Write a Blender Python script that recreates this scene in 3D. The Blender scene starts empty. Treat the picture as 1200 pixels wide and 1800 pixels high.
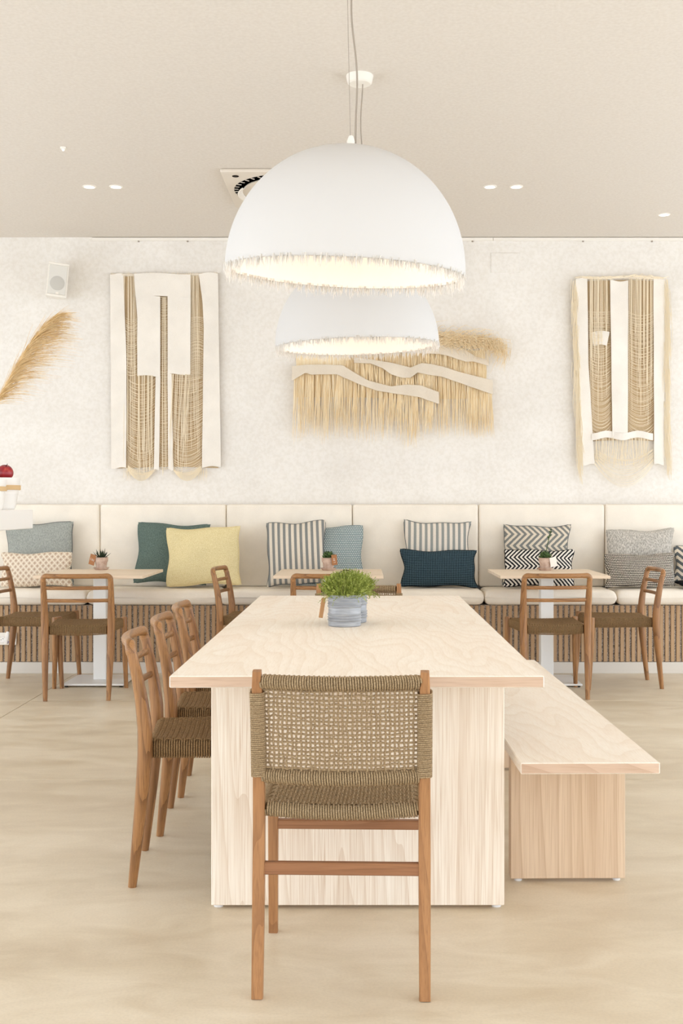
import bpy, bmesh, math, random
import numpy as np
from mathutils import Vector, Matrix

random.seed(7)
rng = np.random.default_rng(7)
SC = bpy.context.scene
COL = SC.collection
PI = math.pi
R = math.radians

# ------------------------------------------------------------------ camera, world, exposure
F = 2000.0            # focal length in pixels of the 1200x1800 frame
VX, VY = 638.0, 887.0 # vanishing point of the room's depth axis
EYE = 1.2
cam_d = bpy.data.cameras.new('camera')
cam_d.sensor_fit = 'VERTICAL'
cam_d.sensor_height = 36.0
cam_d.sensor_width = 24.0
cam_d.lens = 36.0 * F / 1800.0
cam_d.shift_x = -(VX - 600.0) / 1800.0
cam_d.shift_y = -(900.0 - VY) / 1800.0
cam_d.clip_start = 0.05
cam = bpy.data.objects.new('camera', cam_d)
cam.location = (0, 0, EYE)
cam.rotation_euler = (PI / 2, 0, 0)
COL.objects.link(cam)
SC.camera = cam

world = bpy.data.worlds.new('daylight')
SC.world = world
world.use_nodes = True
bg = world.node_tree.nodes['Background']
bg.inputs['Color'].default_value = (0.92, 0.985, 1.065, 1)
bg.inputs['Strength'].default_value = 3.6

SC.view_settings.view_transform = 'Standard'
SC.view_settings.look = 'None'
SC.view_settings.gamma = 1.0
SC.view_settings.use_curve_mapping = False
SC.view_settings.exposure = -0.17
SC.cycles.use_denoising = True
SC.cycles.max_bounces = 10
SC.cycles.diffuse_bounces = 8
SC.cycles.sample_clamp_indirect = 8.0


def pxy(px, py, D):
    s = F / D
    return (px - VX) / s, EYE - (py - VY) / s


# ------------------------------------------------------------------ materials
def lin(c):
    out = []
    for v in c:
        v /= 255.0
        out.append(v / 12.92 if v <= 0.04045 else ((v + 0.055) / 1.055) ** 2.4)
    return (*out, 1.0)


class NT:
    def __init__(self, name, rough=0.6, spec=0.3):
        m = bpy.data.materials.new(name)
        m.use_nodes = True
        self.m = m
        self.t = m.node_tree
        self.b = self.t.nodes['Principled BSDF']
        self.b.inputs['Roughness'].default_value = rough
        self.b.inputs['Specular IOR Level'].default_value = spec

    def n(self, typ, **kw):
        nd = self.t.nodes.new(typ)
        for k, v in kw.items():
            if k.startswith('i_'):
                nd.inputs[k[2:].replace('_', ' ')].default_value = v
            else:
                setattr(nd, k, v)
        return nd

    def l(self, a, b):
        self.t.links.new(a, b)

    def coords(self, scale=(1, 1, 1), rot=(0, 0, 0), loc=(0, 0, 0)):
        tc = self.n('ShaderNodeTexCoord')
        mp = self.n('ShaderNodeMapping')
        mp.inputs['Scale'].default_value = scale
        mp.inputs['Rotation'].default_value = rot
        mp.inputs['Location'].default_value = loc
        self.l(tc.outputs['Object'], mp.inputs['Vector'])
        return mp.outputs['Vector']

    def noise(self, vec, scale, detail=3, dist=0.0, rough=0.5):
        nd = self.n('ShaderNodeTexNoise')
        nd.inputs['Scale'].default_value = scale
        nd.inputs['Detail'].default_value = detail
        nd.inputs['Distortion'].default_value = dist
        nd.inputs['Roughness'].default_value = rough
        if vec is not None:
            self.l(vec, nd.inputs['Vector'])
        return nd.outputs['Fac']

    def ramp(self, fac, stops, interp='LINEAR'):
        nd = self.n('ShaderNodeValToRGB')
        cr = nd.color_ramp
        cr.interpolation = interp
        while len(cr.elements) < len(stops):
            cr.elements.new(0.5)
        for e, (p, c) in zip(cr.elements, stops):
            e.position = p
            e.color = c
        self.l(fac, nd.inputs['Fac'])
        return nd.outputs['Color']

    def mix(self, a, b, fac, typ='MIX'):
        nd = self.n('ShaderNodeMix', data_type='RGBA', blend_type=typ)
        for sock, v in ((nd.inputs[0], fac), (nd.inputs[6], a), (nd.inputs[7], b)):
            if hasattr(v, 'is_linked'):
                self.l(v, sock)
            else:
                sock.default_value = v
        return nd.outputs[2]

    def math(self, op, a, b=0.0, c=0.0):
        nd = self.n('ShaderNodeMath', operation=op)
        for sock, v in zip(nd.inputs, (a, b, c)):
            if hasattr(v, 'is_linked'):
                self.l(v, sock)
            else:
                sock.default_value = v
        return nd.outputs[0]

    def sep(self, vec):
        nd = self.n('ShaderNodeSeparateXYZ')
        self.l(vec, nd.inputs[0])
        return nd.outputs

    def color(self, c):
        if hasattr(c, 'is_linked'):
            self.l(c, self.b.inputs['Base Color'])
        else:
            self.b.inputs['Base Color'].default_value = c
        return self

    def bump(self, h, strength=0.3, dist=0.002):
        nd = self.n('ShaderNodeBump')
        nd.inputs['Strength'].default_value = strength
        nd.inputs['Distance'].default_value = dist
        self.l(h, nd.inputs['Height'])
        self.l(nd.outputs['Normal'], self.b.inputs['Normal'])
        return self


MAT = {}


def plain(name, c, rough=0.6, spec=0.3, metal=0.0):
    t = NT(name, rough, spec)
    t.color(lin(c))
    t.b.inputs['Metallic'].default_value = metal
    MAT[name] = t.m
    return t


def fabric(name, c1, c2, scale=260, rough=0.95, sub=(1, 1, 1)):
    t = NT(name, rough, 0.1)
    v = t.coords(sub)
    f = t.noise(v, scale, 2)
    g = t.noise(t.coords((1, 1, 1)), 6, 3)
    c = t.ramp(f, [(0.35, lin(c1)), (0.65, lin(c2))])
    c = t.mix(c, t.ramp(g, [(0.3, (0.86, 0.86, 0.86, 1)), (0.7, (1, 1, 1, 1))]), 0.6, 'MULTIPLY')
    t.color(c).bump(f, 0.35, 0.0015)
    MAT[name] = t.m
    return t


def wood(name, light, mid, dark, axis, freq=14.0, stretch=0.07, wave=0.5, rough=0.5, spec=0.25, fine=1.0, bump=0.1):
    t = NT(name, rough, spec)
    sc = [1.0, 1.0, 1.0]
    sc[axis] = stretch
    v = t.coords(tuple(sc))
    n1 = t.noise(v, freq * 0.45, 3, 0.6)
    # cathedral figure: rings of a stretched distance field
    warp = t.n('ShaderNodeVectorMath', operation='MULTIPLY_ADD')
    nz = t.n('ShaderNodeTexNoise')
    nz.inputs['Scale'].default_value = freq * 0.22
    nz.inputs['Detail'].default_value = 2
    t.l(v, nz.inputs['Vector'])
    t.l(nz.outputs['Color'], warp.inputs[0])
    warp.inputs[1].default_value = (0.55, 0.55, 0.55)
    t.l(v, warp.inputs[2])
    wv = t.n('ShaderNodeTexWave', wave_type='BANDS', bands_direction='DIAGONAL', wave_profile='SAW')
    wv.inputs['Scale'].default_value = freq * 0.6
    wv.inputs['Distortion'].default_value = 1.2
    wv.inputs['Detail'].default_value = 2
    t.l(warp.outputs[0], wv.inputs['Vector'])
    fine_sc = [1.0, 1.0, 1.0]
    fine_sc[axis] = stretch * 0.35
    n2 = t.noise(t.coords(tuple(fine_sc)), freq * 16, 2)
    c = t.ramp(n1, [(0.3, lin(mid)), (0.62, lin(light))])
    c = t.mix(c, lin(dark), t.math('MULTIPLY', t.math('POWER', wv.outputs['Fac'], 3.0), wave))
    c = t.mix(c, lin(dark), t.math('MULTIPLY', t.math('POWER', n2, 3.0), fine))
    t.color(c)
    t.bump(n2, bump, 0.0008)
    MAT[name] = t.m
    return t


# room
def make_materials():
    t = NT('wall_plaster', 0.9, 0.1)
    v = t.coords()
    a = t.noise(v, 2.2, 5, 0.3)
    b = t.noise(v, 46, 4)
    c = t.ramp(a, [(0.3, lin((231, 227, 221))), (0.7, lin((240, 237, 232)))])
    c = t.mix(c, t.ramp(b, [(0.35, (0.93, 0.92, 0.9, 1)), (0.6, (1, 1, 1, 1))]), 0.8, 'MULTIPLY')
    t.color(c).bump(t.math('ADD', a, t.math('MULTIPLY', b, 0.35)), 0.35, 0.01)
    MAT['wall_plaster'] = t.m

    t = NT('ceiling_paint', 0.95, 0.08)
    t.color(t.ramp(t.noise(t.coords(), 60, 3), [(0.3, lin((218, 211, 202))), (0.7, lin((225, 219, 211)))]))
    MAT['ceiling_paint'] = t.m
    plain('white_wall', (238, 234, 226), 0.9, 0.1)

    t = NT('concrete', 0.42, 0.4)
    v = t.coords((1, 1.5, 1))
    a = t.noise(v, 1.0, 6, 0.5, 0.6)
    b = t.noise(t.coords((1, 2.2, 1), loc=(3, 1, 0)), 3.2, 5, 0.8, 0.6)
    d = t.noise(t.coords(), 130, 2)
    c = t.ramp(a, [(0.28, lin((200, 185, 160))), (0.5, lin((217, 204, 179))), (0.72, lin((230, 219, 198)))])
    c = t.mix(c, t.ramp(b, [(0.34, lin((186, 168, 142))), (0.66, lin((234, 224, 208)))]), 0.32)
    c = t.mix(c, t.ramp(d, [(0.3, (0.9, 0.9, 0.9, 1)), (0.6, (1, 1, 1, 1))]), 0.6, 'MULTIPLY')
    t.color(c)
    t.l(t.ramp(b, [(0.3, (0.3, 0.3, 0.3, 1)), (0.7, (0.5, 0.5, 0.5, 1))]), t.b.inputs['Roughness'])
    t.bump(d, 0.03, 0.001)
    MAT['concrete'] = t.m
    plain('joint', (128, 110, 90), 0.9, 0.1)
    plain('plinth_paint', (222, 217, 209), 0.8, 0.15)
    plain('window_frame', (225, 222, 216), 0.6)

    # woods
    wood('oak_top', (250, 244, 234), (247, 237, 224), (220, 198, 172), 1, 15, 0.22, 0.26, 0.5, 0.2, 0.8, 0.05)
    wood('oak_panel', (252, 246, 235), (248, 238, 224), (200, 172, 142), 2, 17, 0.05, 0.34, 0.5, 0.2, 1.6, 0.08)
    wood('oak_end', (228, 204, 183), (212, 184, 160), (176, 140, 114), 0, 12, 0.2, 0.4, 0.55, 0.2, 0.9, 0.08)
    wood('oak_bench_panel', (228, 206, 180), (219, 194, 166), (180, 146, 114), 2, 15, 0.06, 0.45, 0.5, 0.2, 1.2, 0.08)
    wood('oak_cafe', (242, 227, 206), (232, 212, 188), (204, 174, 142), 0, 10, 0.1, 0.3, 0.5, 0.2, 0.9, 0.05)
    wood('oak_slat', (198, 168, 134), (184, 152, 118), (150, 118, 88), 2, 16, 0.05, 0.35, 0.6, 0.2, 1.2, 0.08)
    wood('teak_v', (186, 138, 88), (154, 107, 64), (84, 50, 26), 2, 22, 0.08, 0.55, 0.36, 0.45, 1.4, 0.06)
    wood('teak_h', (186, 138, 88), (154, 107, 64), (84, 50, 26), 0, 22, 0.08, 0.55, 0.36, 0.45, 1.4, 0.06)
    wood('teak_pale_v', (188, 140, 94), (164, 116, 74), (104, 66, 40), 2, 22, 0.08, 0.35, 0.45, 0.35, 1.0, 0.06)
    wood('teak_pale_h', (172, 124, 88), (148, 102, 70), (104, 66, 40), 0, 22, 0.08, 0.35, 0.45, 0.35, 1.0, 0.06)

    # cords
    for nm, a, b in (('cord', (160, 130, 92), (110, 85, 56)), ('cord_pale', (180, 157, 124), (132, 110, 80))):
        t = NT(nm, 0.75, 0.25)
        f = t.noise(t.coords(), 420, 2)
        t.color(t.ramp(f, [(0.35, lin(b)), (0.65, lin(a))])).bump(f, 0.4, 0.001)
        MAT[nm] = t.m
    plain('cord_core', (78, 60, 40), 0.95, 0.05)

    # upholstery
    fabric('upholstery', (243, 234, 219), (250, 243, 231), 420)
    plain('slat_back', (112, 104, 98), 0.95, 0.05)
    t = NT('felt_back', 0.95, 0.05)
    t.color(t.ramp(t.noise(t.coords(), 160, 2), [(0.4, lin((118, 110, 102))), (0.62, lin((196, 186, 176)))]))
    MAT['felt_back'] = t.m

    plain('white_metal', (240, 240, 238), 0.4, 0.4)
    plain('lamp_white', (214, 213, 212), 0.9, 0.1)
    plain('lamp_inside', (253, 245, 237), 0.9, 0.1)
    t = plain('fringe_white', (255, 253, 250), 0.9, 0.1)
    tr = t.n('ShaderNodeBsdfTranslucent')
    tr.inputs['Color'].default_value = lin((255, 252, 247))
    mx = t.n('ShaderNodeMixShader')
    mx.inputs[0].default_value = 0.5
    t.l(t.b.outputs[0], mx.inputs[1])
    t.l(tr.outputs[0], mx.inputs[2])
    t.l(mx.outputs[0], t.t.nodes['Material Output'].inputs['Surface'])
    plain('wire', (160, 150, 138), 0.5, 0.4)
    plain('white_plastic', (240, 236, 228), 0.45, 0.4)
    plain('dark', (30, 22, 16), 0.8, 0.2)
    plain('rubber', (40, 38, 36), 0.8, 0.2)
    plain('grey_grille', (224, 222, 216), 0.8, 0.2)
    plain('cone_grey', (200, 198, 192), 0.8, 0.2)
    plain('ac_white', (222, 213, 200), 0.6, 0.3)
    plain('foot_white', (235, 236, 238), 0.4, 0.4)
    t = plain('downlight', (255, 252, 245), 0.4)
    t.b.inputs['Emission Color'].default_value = (1, 0.96, 0.9, 1)
    t.b.inputs['Emission Strength'].default_value = 3.0
    t = plain('bulb', (255, 246, 232), 0.4)
    t.b.inputs['Emission Color'].default_value = (1, 0.94, 0.86, 1)
    t.b.inputs['Emission Strength'].default_value = 2.5

    fabric('canvas', (238, 232, 222), (248, 243, 235), 500)
    fabric('linen_band', (222, 210, 192), (236, 226, 210), 400)
    plain('thread', (244, 233, 210), 0.9, 0.1)
    fabric('gap_shade_tan', (196, 172, 136), (212, 190, 156), 300)  # tan that paints the shade between open threads of the side hangings
    plain('thread_white', (240, 228, 204), 0.9, 0.1)
    t = NT('raffia', 0.8, 0.2)
    oi = t.noise(t.coords((60, 60, 1.2)), 2.2, 2)
    t.color(t.ramp(oi, [(0.3, lin((226, 202, 158))), (0.5, lin((242, 224, 188))), (0.68, lin((252, 241, 216)))]))
    MAT['raffia'] = t.m
    t = NT('pampas', 0.85, 0.15)
    t.color(t.ramp(t.noise(t.coords(), 30, 2), [(0.3, lin((226, 192, 136))), (0.7, lin((246, 222, 176)))]))
    MAT['pampas'] = t.m

    # plants and pots
    t = NT('terracotta', 0.9, 0.1)
    t.color(t.ramp(t.noise(t.coords(), 30, 4), [(0.35, lin((182, 154, 138))), (0.65, lin((210, 188, 172)))]))
    MAT['terracotta'] = t.m
    plain('soil', (52, 40, 30), 0.95, 0.05)
    t = NT('succulent', 0.5, 0.3)
    t.color(t.ramp(t.noise(t.coords(), 60, 2), [(0.35, lin((34, 52, 26))), (0.7, lin((84, 112, 56)))]))
    MAT['succulent'] = t.m
    plain('aloe', (38, 54, 34), 0.45, 0.4)
    t = NT('herb', 0.7, 0.2)
    t.color(t.ramp(t.noise(t.coords(), 55, 3), [(0.3, lin((106, 122, 44))), (0.5, lin((148, 160, 74))), (0.7, lin((196, 204, 118)))]))
    MAT['herb'] = t.m
    t = NT('zinc', 0.55, 0.5)
    v = t.coords((0.5, 0.5, 5))
    t.color(t.ramp(t.noise(v, 28, 5, 0.4), [(0.3, lin((146, 150, 156))), (0.55, lin((168, 172, 178))), (0.78, lin((192, 195, 198)))]))
    t.b.inputs['Metallic'].default_value = 0.35
    MAT['zinc'] = t.m
    plain('kraft', (168, 118, 82), 0.9, 0.1)
    plain('wood_tag', (190, 146, 104), 0.8, 0.2)
    plain('paper_white', (244, 238, 230), 0.9, 0.1)
    plain('ink_white', (244, 240, 232), 0.9, 0.1)
    plain('ceramic', (244, 242, 238), 0.35, 0.4)
    t = NT('ceramic_grey', 0.6, 0.3)
    f = t.noise(t.coords(), 110, 2)
    t.color(t.ramp(f, [(0.5, lin((232, 230, 226))), (0.6, lin((120, 118, 114)))]))
    MAT['ceramic_grey'] = t.m
    plain('band_tan', (216, 184, 138), 0.8, 0.2)
    t = NT('apple', 0.3, 0.5)
    t.color(t.ramp(t.noise(t.coords((1, 1, 0.4)), 26, 4), [(0.3, lin((112, 16, 30))), (0.6, lin((160, 34, 44))), (0.78, lin((214, 120, 88)))]))
    MAT['apple'] = t.m
    plain('doodle_purple', (120, 110, 180), 0.8)

    # cushions
    fabric('cushion_greyblue', (142, 147, 142), (176, 179, 172), 300, sub=(1, 1, 0.25))
    fabric('cushion_teal', (82, 98, 92), (112, 129, 121), 220)
    fabric('cushion_yellow', (216, 199, 146), (239, 226, 182), 260)
    fabric('cushion_black', (18, 18, 20), (30, 30, 32), 260)
    fabric('piping_dark', (88, 92, 94), (120, 122, 122), 300)
    fabric('piping_yellow', (226, 206, 150), (240, 224, 176), 300)
    fabric('cushion_grey', (150, 146, 138), (214, 208, 198), 210, sub=(1, 1, 0.3))

    def stripes(name, c1, c2, period, duty):
        t = NT(name, 0.95, 0.1)
        s = t.sep(t.coords())
        u = t.math('FRACT', t.math('ADD', t.math('DIVIDE', s[0], period), 100.25))
        m = t.math('LESS_THAN', u, duty)
        f = t.noise(t.coords(), 300, 2)
        c = t.mix(lin(c2), lin(c1), m)
        c = t.mix(c, t.ramp(f, [(0.3, (0.82, 0.82, 0.82, 1)), (0.65, (1, 1, 1, 1))]), 0.8, 'MULTIPLY')
        t.color(c).bump(f, 0.3, 0.001)
        MAT[name] = t.m
    stripes('cushion_stripe_a', (136, 138, 136), (226, 216, 200), 0.040, 0.48)
    stripes('cushion_stripe_b', (150, 153, 149), (230, 220, 206), 0.0405, 0.48)

    def chevron(name, c1, c2, period, duty, zper, slope, axis=0):
        t = NT(name, 0.95, 0.1)
        s = t.sep(t.coords())
        a, b = (s[0], s[2]) if axis == 0 else (s[2], s[0])
        tri = t.math('PINGPONG', t.math('ADD', b, 10.0), zper)
        wob = t.math('MULTIPLY', t.noise(t.coords(), 55, 2), 0.008)
        u = t.math('ADD', t.math('ADD', a, t.math('MULTIPLY', tri, slope)), wob)
        u = t.math('FRACT', t.math('ADD', t.math('DIVIDE', u, period), 100.0))
        m = t.math('LESS_THAN', u, duty)
        f = t.noise(t.coords(), 320, 2)
        c = t.mix(lin(c2), lin(c1), m)
        c = t.mix(c, t.ramp(f, [(0.3, (0.78, 0.78, 0.78, 1)), (0.65, (1, 1, 1, 1))]), 0.8, 'MULTIPLY')
        t.color(c).bump(f, 0.3, 0.001)
        MAT[name] = t.m
    chevron('cushion_chevron_grey', (130, 131, 127), (222, 210, 190), 0.046, 0.5, 0.085, 1.0)
    chevron('cushion_chevron_black', (34, 34, 38), (236, 230, 220), 0.030, 0.5, 0.065, 1.0)
    chevron('cushion_zigzag', (98, 102, 104), (226, 214, 194), 0.050, 0.5, 0.035, 0.9, axis=1)

    def knit(name, c1, c2, px, pz, off=0.5, thr=0.4):
        t = NT(name, 0.95, 0.1)
        s = t.sep(t.coords())
        zi = t.math('DIVIDE', t.math('ADD', s[2], 10.0), pz)
        row = t.math('FLOOR', zi)
        xi = t.math('ADD', t.math('DIVIDE', t.math('ADD', s[0], 10.0), px), t.math('MULTIPLY', row, off))
        fx = t.math('ABSOLUTE', t.math('SUBTRACT', t.math('FRACT', xi), 0.5))
        fz = t.math('ABSOLUTE', t.math('SUBTRACT', t.math('FRACT', zi), 0.5))
        d = t.math('ADD', t.math('MULTIPLY', fx, 1.0), t.math('MULTIPLY', fz, 1.0))
        n = t.math('MULTIPLY', t.noise(t.coords(), 160, 2), 0.35)
        m = t.math('LESS_THAN', t.math('ADD', d, n), thr + 0.17)
        c = t.mix(lin(c2), lin(c1), m)
        t.color(c).bump(m, 0.4, 0.002)
        MAT[name] = t.m
    knit('cushion_knit_blue', (202, 209, 206), (118, 136, 140), 0.0135, 0.0135, 0.5, 0.42)
    knit('cushion_speckle', (236, 228, 214), (52, 46, 42), 0.0105, 0.0125, 0.5, 0.42)
    knit('cushion_navy', (72, 92, 102), (26, 38, 44), 0.0125, 0.0125, 0.0, 0.5)

    # lattice of hexagons
    t = NT('cushion_lattice', 0.95, 0.1)
    s = t.sep(t.coords())
    px_, pz_ = 0.040, 0.046
    a = t.math('FRACT', t.math('DIVIDE', t.math('ADD', t.math('ADD', s[0], 10.0), t.math('MULTIPLY', s[2], px_ / pz_)), px_))
    b = t.math('FRACT', t.math('DIVIDE', t.math('ADD', t.math('SUBTRACT', s[0], t.math('MULTIPLY', s[2], px_ / pz_)), 10.0), px_))
    da = t.math('ABSOLUTE', t.math('SUBTRACT', a, 0.5))
    db = t.math('ABSOLUTE', t.math('SUBTRACT', b, 0.5))
    m1 = t.math('MAXIMUM', da, db)
    ring = t.math('LESS_THAN', t.math('ABSOLUTE', t.math('SUBTRACT', m1, 0.34)), 0.045)
    core = t.math('LESS_THAN', m1, 0.2)
    c = t.mix(lin((238, 228, 210)), lin((176, 148, 122)), t.math('MAXIMUM', ring, core))
    t.color(c).bump(t.noise(t.coords(), 300, 2), 0.3, 0.001)
    MAT['cushion_lattice'] = t.m


make_materials()


# ------------------------------------------------------------------ mesh helpers
class MB:
    """collects geometry; build() links it as one mesh object"""
    def __init__(self):
        self.v = []
        self.f = []
        self.nv = 0

    def add(self, verts, faces):
        o = self.nv
        self.v.append(np.asarray(verts, dtype=float).reshape(-1, 3))
        self.f.extend([tuple(i + o for i in fc) for fc in faces])
        self.nv += len(self.v[-1])
        return self

    def box(self, cx, cy, cz, sx, sy, sz, bev=0.0, seg=1, rot=None):
        bm = bmesh.new()
        bmesh.ops.create_cube(bm, size=1.0)
        for w in bm.verts:
            w.co = Vector((w.co.x * sx, w.co.y * sy, w.co.z * sz))
        if bev > 0:
            bmesh.ops.bevel(bm, geom=bm.edges[:], offset=bev, segments=seg, profile=0.5, affect='EDGES')
        if rot is not None:
            bm.transform(rot)
        bm.verts.index_update()
        vs = np.array([w.co[:] for w in bm.verts]) + np.array([cx, cy, cz])
        fs = [[w.index for w in fc.verts] for fc in bm.faces]
        bm.free()
        return self.add(vs, fs)

    def tube(self, pts, r, k=6, ref=(0, 0, 1), closed=False, prof=None, caps=True):
        P = np.asarray(pts, dtype=float)
        n = len(P)
        r = np.full(n, r, dtype=float) if np.isscalar(r) else np.asarray(r, dtype=float)
        if closed:
            T = np.roll(P, -1, 0) - np.roll(P, 1, 0)
        else:
            T = np.gradient(P, axis=0)
        T /= np.linalg.norm(T, axis=1)[:, None] + 1e-12
        ref = np.asarray(ref, dtype=float)
        N = np.cross(T, ref)
        ln = np.linalg.norm(N, axis=1)
        bad = ln < 1e-4
        if bad.any():
            N[bad] = np.cross(T[bad], np.array([1.0, 0.013, 0.0]) if abs(ref[2]) > 0.5 else np.array([0, 0.013, 1.0]))
            ln = np.linalg.norm(N, axis=1)
        N /= ln[:, None]
        B = np.cross(N, T)
        if prof is None:
            a = np.arange(k) * 2 * PI / k + PI / k
            prof = np.stack([np.cos(a), np.sin(a)], 1)
        else:
            prof = np.asarray(prof, dtype=float)
            k = len(prof)
        V = P[:, None, :] + r[:, None, None] * (prof[None, :, 0, None] * N[:, None, :] + prof[None, :, 1, None] * B[:, None, :])
        V = V.reshape(-1, 3)
        m = n if closed else n - 1
        i = np.arange(m)[:, None]
        j = np.arange(k)[None, :]
        i2 = (i + 1) % n
        j2 = (j + 1) % k
        Q = np.stack([i * k + j, i * k + j2 + 0 * i, i2 * k + j2, i2 * k + j + 0 * i2], -1).reshape(-1, 4)
        fs = [tuple(q) for q in Q.tolist()]
        if caps and not closed:
            fs.append(tuple(range(k - 1, -1, -1)))
            fs.append(tuple(range((n - 1) * k, n * k)))
        return self.add(V, fs)

    def lathe(self, prof, k=32, c=(0, 0, 0), sx=1.0, sy=1.0, closed=False, caps=True):
        prof = np.asarray(prof, dtype=float)
        n = len(prof)
        a = np.arange(k) * 2 * PI / k
        V = np.stack([prof[:, 0, None] * np.cos(a)[None] * sx + c[0], prof[:, 0, None] * np.sin(a)[None] * sy + c[1],
                      np.repeat(prof[:, 1, None], k, 1) + c[2]], -1).reshape(-1, 3)
        fs = []
        m = n if closed else n - 1
        for i in range(m):
            i2 = (i + 1) % n
            for j in range(k):
                j2 = (j + 1) % k
                fs.append((i * k + j, i * k + j2, i2 * k + j2, i2 * k + j))
        if caps and not closed:
            if prof[0, 0] > 1e-6:
                fs.append(tuple(range(k - 1, -1, -1)))
            if prof[-1, 0] > 1e-6:
                fs.append(tuple(range((n - 1) * k, n * k)))
        return self.add(V, fs)

    def sheet(self, G, th):
        """a grid of points G[n][m][3] given thickness th along its normals"""
        G = np.asarray(G, dtype=float)
        n, m = G.shape[:2]
        du = np.gradient(G, axis=0)
        dv = np.gradient(G, axis=1)
        N = np.cross(du, dv)
        N /= np.linalg.norm(N, axis=2)[:, :, None] + 1e-12
        A = (G + N * th / 2).reshape(-1, 3)
        Bk = (G - N * th / 2).reshape(-1, 3)
        o = n * m
        fs = []
        for i in range(n - 1):
            for j in range(m - 1):
                a, b, c, d = i * m + j, i * m + j + 1, (i + 1) * m + j + 1, (i + 1) * m + j
                fs.append((a, d, c, b))
                fs.append((o + a, o + b, o + c, o + d))
        edge = [(0, j) for j in range(m)] + [(i, m - 1) for i in range(1, n)] + [(n - 1, j) for j in range(m - 2, -1, -1)] + [(i, 0) for i in range(n - 2, 0, -1)]
        ids = [i * m + j for i, j in edge]
        for q in range(len(ids)):
            a, b = ids[q], ids[(q + 1) % len(ids)]
            fs.append((a, b, o + b, o + a))
        return self.add(np.concatenate([A, Bk]), fs)

    def build(self, name, mat, parent=None, loc=None, rot=None, sharp=35, kind=None, end=None):
        me = bpy.data.meshes.new(name)
        V = np.concatenate(self.v) if self.v else np.zeros((0, 3))
        me.from_pydata(V.tolist(), [], self.f)
        me.polygons.foreach_set('use_smooth', [True] * len(me.polygons))
        if sharp is not None:
            me.set_sharp_from_angle(angle=R(sharp))
        me.materials.append(MAT[mat])
        if end:
            me.materials.append(MAT[end])
            for p in me.polygons:
                if abs(p.normal.y) > 0.9:
                    p.material_index = 1
        me.update()
        o = bpy.data.objects.new(name, me)
        COL.objects.link(o)
        if parent is not None:
            o.parent = parent
        if loc is not None:
            o.location = loc
        if rot is not None:
            o.rotation_euler = rot
        if kind:
            o['kind'] = kind
        return o


def thing(name, label, cat, loc=(0, 0, 0), rot=(0, 0, 0), group=None):
    o = bpy.data.objects.new(name, None)
    o.empty_display_size = 0.1
    COL.objects.link(o)
    o.location = loc
    o.rotation_euler = rot
    return tag(o, label, cat, group)


def tag(o, label, cat, group=None):
    o['label'] = label
    o['category'] = cat
    if group:
        o['group'] = group
    return o


def dup(root, label, loc, rot, group=None):
    def cp(o, par):
        c = o.copy()
        COL.objects.link(c)
        c.parent = par
        for ch in list(o.children):
            cp(ch, c)
        return c
    r = cp(root, None)
    r.location = loc
    r.rotation_euler = rot
    r['label'] = label
    if group:
        r['group'] = group
    return r


def share(o, name, parent, loc):
    c = o.copy()
    c.name = name
    COL.objects.link(c)
    c.parent = parent
    c.location = loc
    return c


def struct(o):
    o['kind'] = 'structure'
    return o


def lerp(a, b, t):
    return a + (b - a) * t


def interp(x, xs, ys):
    return float(np.interp(x, xs, ys))


def square_prof(rad=0.35, n=2):
    """rounded square of half width 1"""
    pts = []
    for q in range(4):
        a0 = q * PI / 2
        cx = (1 - rad) * (1 if q in (0, 3) else -1)
        cy = (1 - rad) * (1 if q in (0, 1) else -1)
        for i in range(n + 1):
            a = a0 + i * (PI / 2) / n
            pts.append((cx + rad * math.cos(a), cy + rad * math.sin(a)))
    return pts


SQ = square_prof(0.3, 2)

# ------------------------------------------------------------------ the room
X0, X1, Y0, Y1, ZC = -4.6, 4.3, -3.2, 8.6, 3.22

floor = struct(MB().box((X0 + X1) / 2, (Y0 + Y1) / 2, -0.056, X1 - X0, Y1 - Y0, 0.10).build('floor', 'joint'))
xs = [X0, -2.04, 2.55, X1]
ys = [Y0, 0.9, 4.96, 6.97, Y1]
for i in range(len(xs) - 1):
    for j in range(len(ys) - 1):
        g = 0.0022
        a0, a1, b0, b1 = xs[i] + g, xs[i + 1] - g, ys[j] + g, ys[j + 1] - g
        MB().box((a0 + a1) / 2, (b0 + b1) / 2, -0.02, a1 - a0, b1 - b0, 0.04, 0.0015).build('slab', 'concrete', floor)

struct(MB().box((X0 + X1) / 2, (Y0 + Y1) / 2, ZC + 0.06, X1 - X0 + 0.4, Y1 - Y0 + 0.4, 0.12).build('ceiling', 'ceiling_paint'))
struct(MB().box((X0 + X1) / 2, Y1 + 0.08, ZC / 2 - 0.03, X1 - X0 + 0.4, 0.16, ZC + 0.06).build('wall_back', 'wall_plaster'))

# glazed right side, glazed front (behind the camera) and left glazing added to even out the light
def glazed(name, axis, at, a, b, lo, hi, openings):
    """wall across [a, b] at position `at`, with full openings between lo and hi"""
    m = MB()

    def bx(p, q, z0, z1):
        if axis == 'x':
            m.box(at, (p + q) / 2, (z0 + z1) / 2, 0.16, q - p, z1 - z0)
        else:
            m.box((p + q) / 2, at, (z0 + z1) / 2, q - p, 0.16, z1 - z0)
    cur = a
    for p, q in openings:
        if p > cur:
            bx(cur, p, 0, ZC)
        bx(p, q, 0, lo)
        bx(p, q, hi, ZC)
        cur = q
    if cur < b:
        bx(cur, b, 0, ZC)
    return struct(m.build(name, 'white_wall'))


def mullions(name, axis, at, pos, lo, hi):
    m = MB()
    for p in pos:
        if axis == 'x':
            m.box(at, p, (lo + hi) / 2, 0.07, 0.07, hi - lo)
        else:
            m.box(p, at, (lo + hi) / 2, 0.07, 0.07, hi - lo)
    return struct(m.build(name, 'window_frame'))


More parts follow.
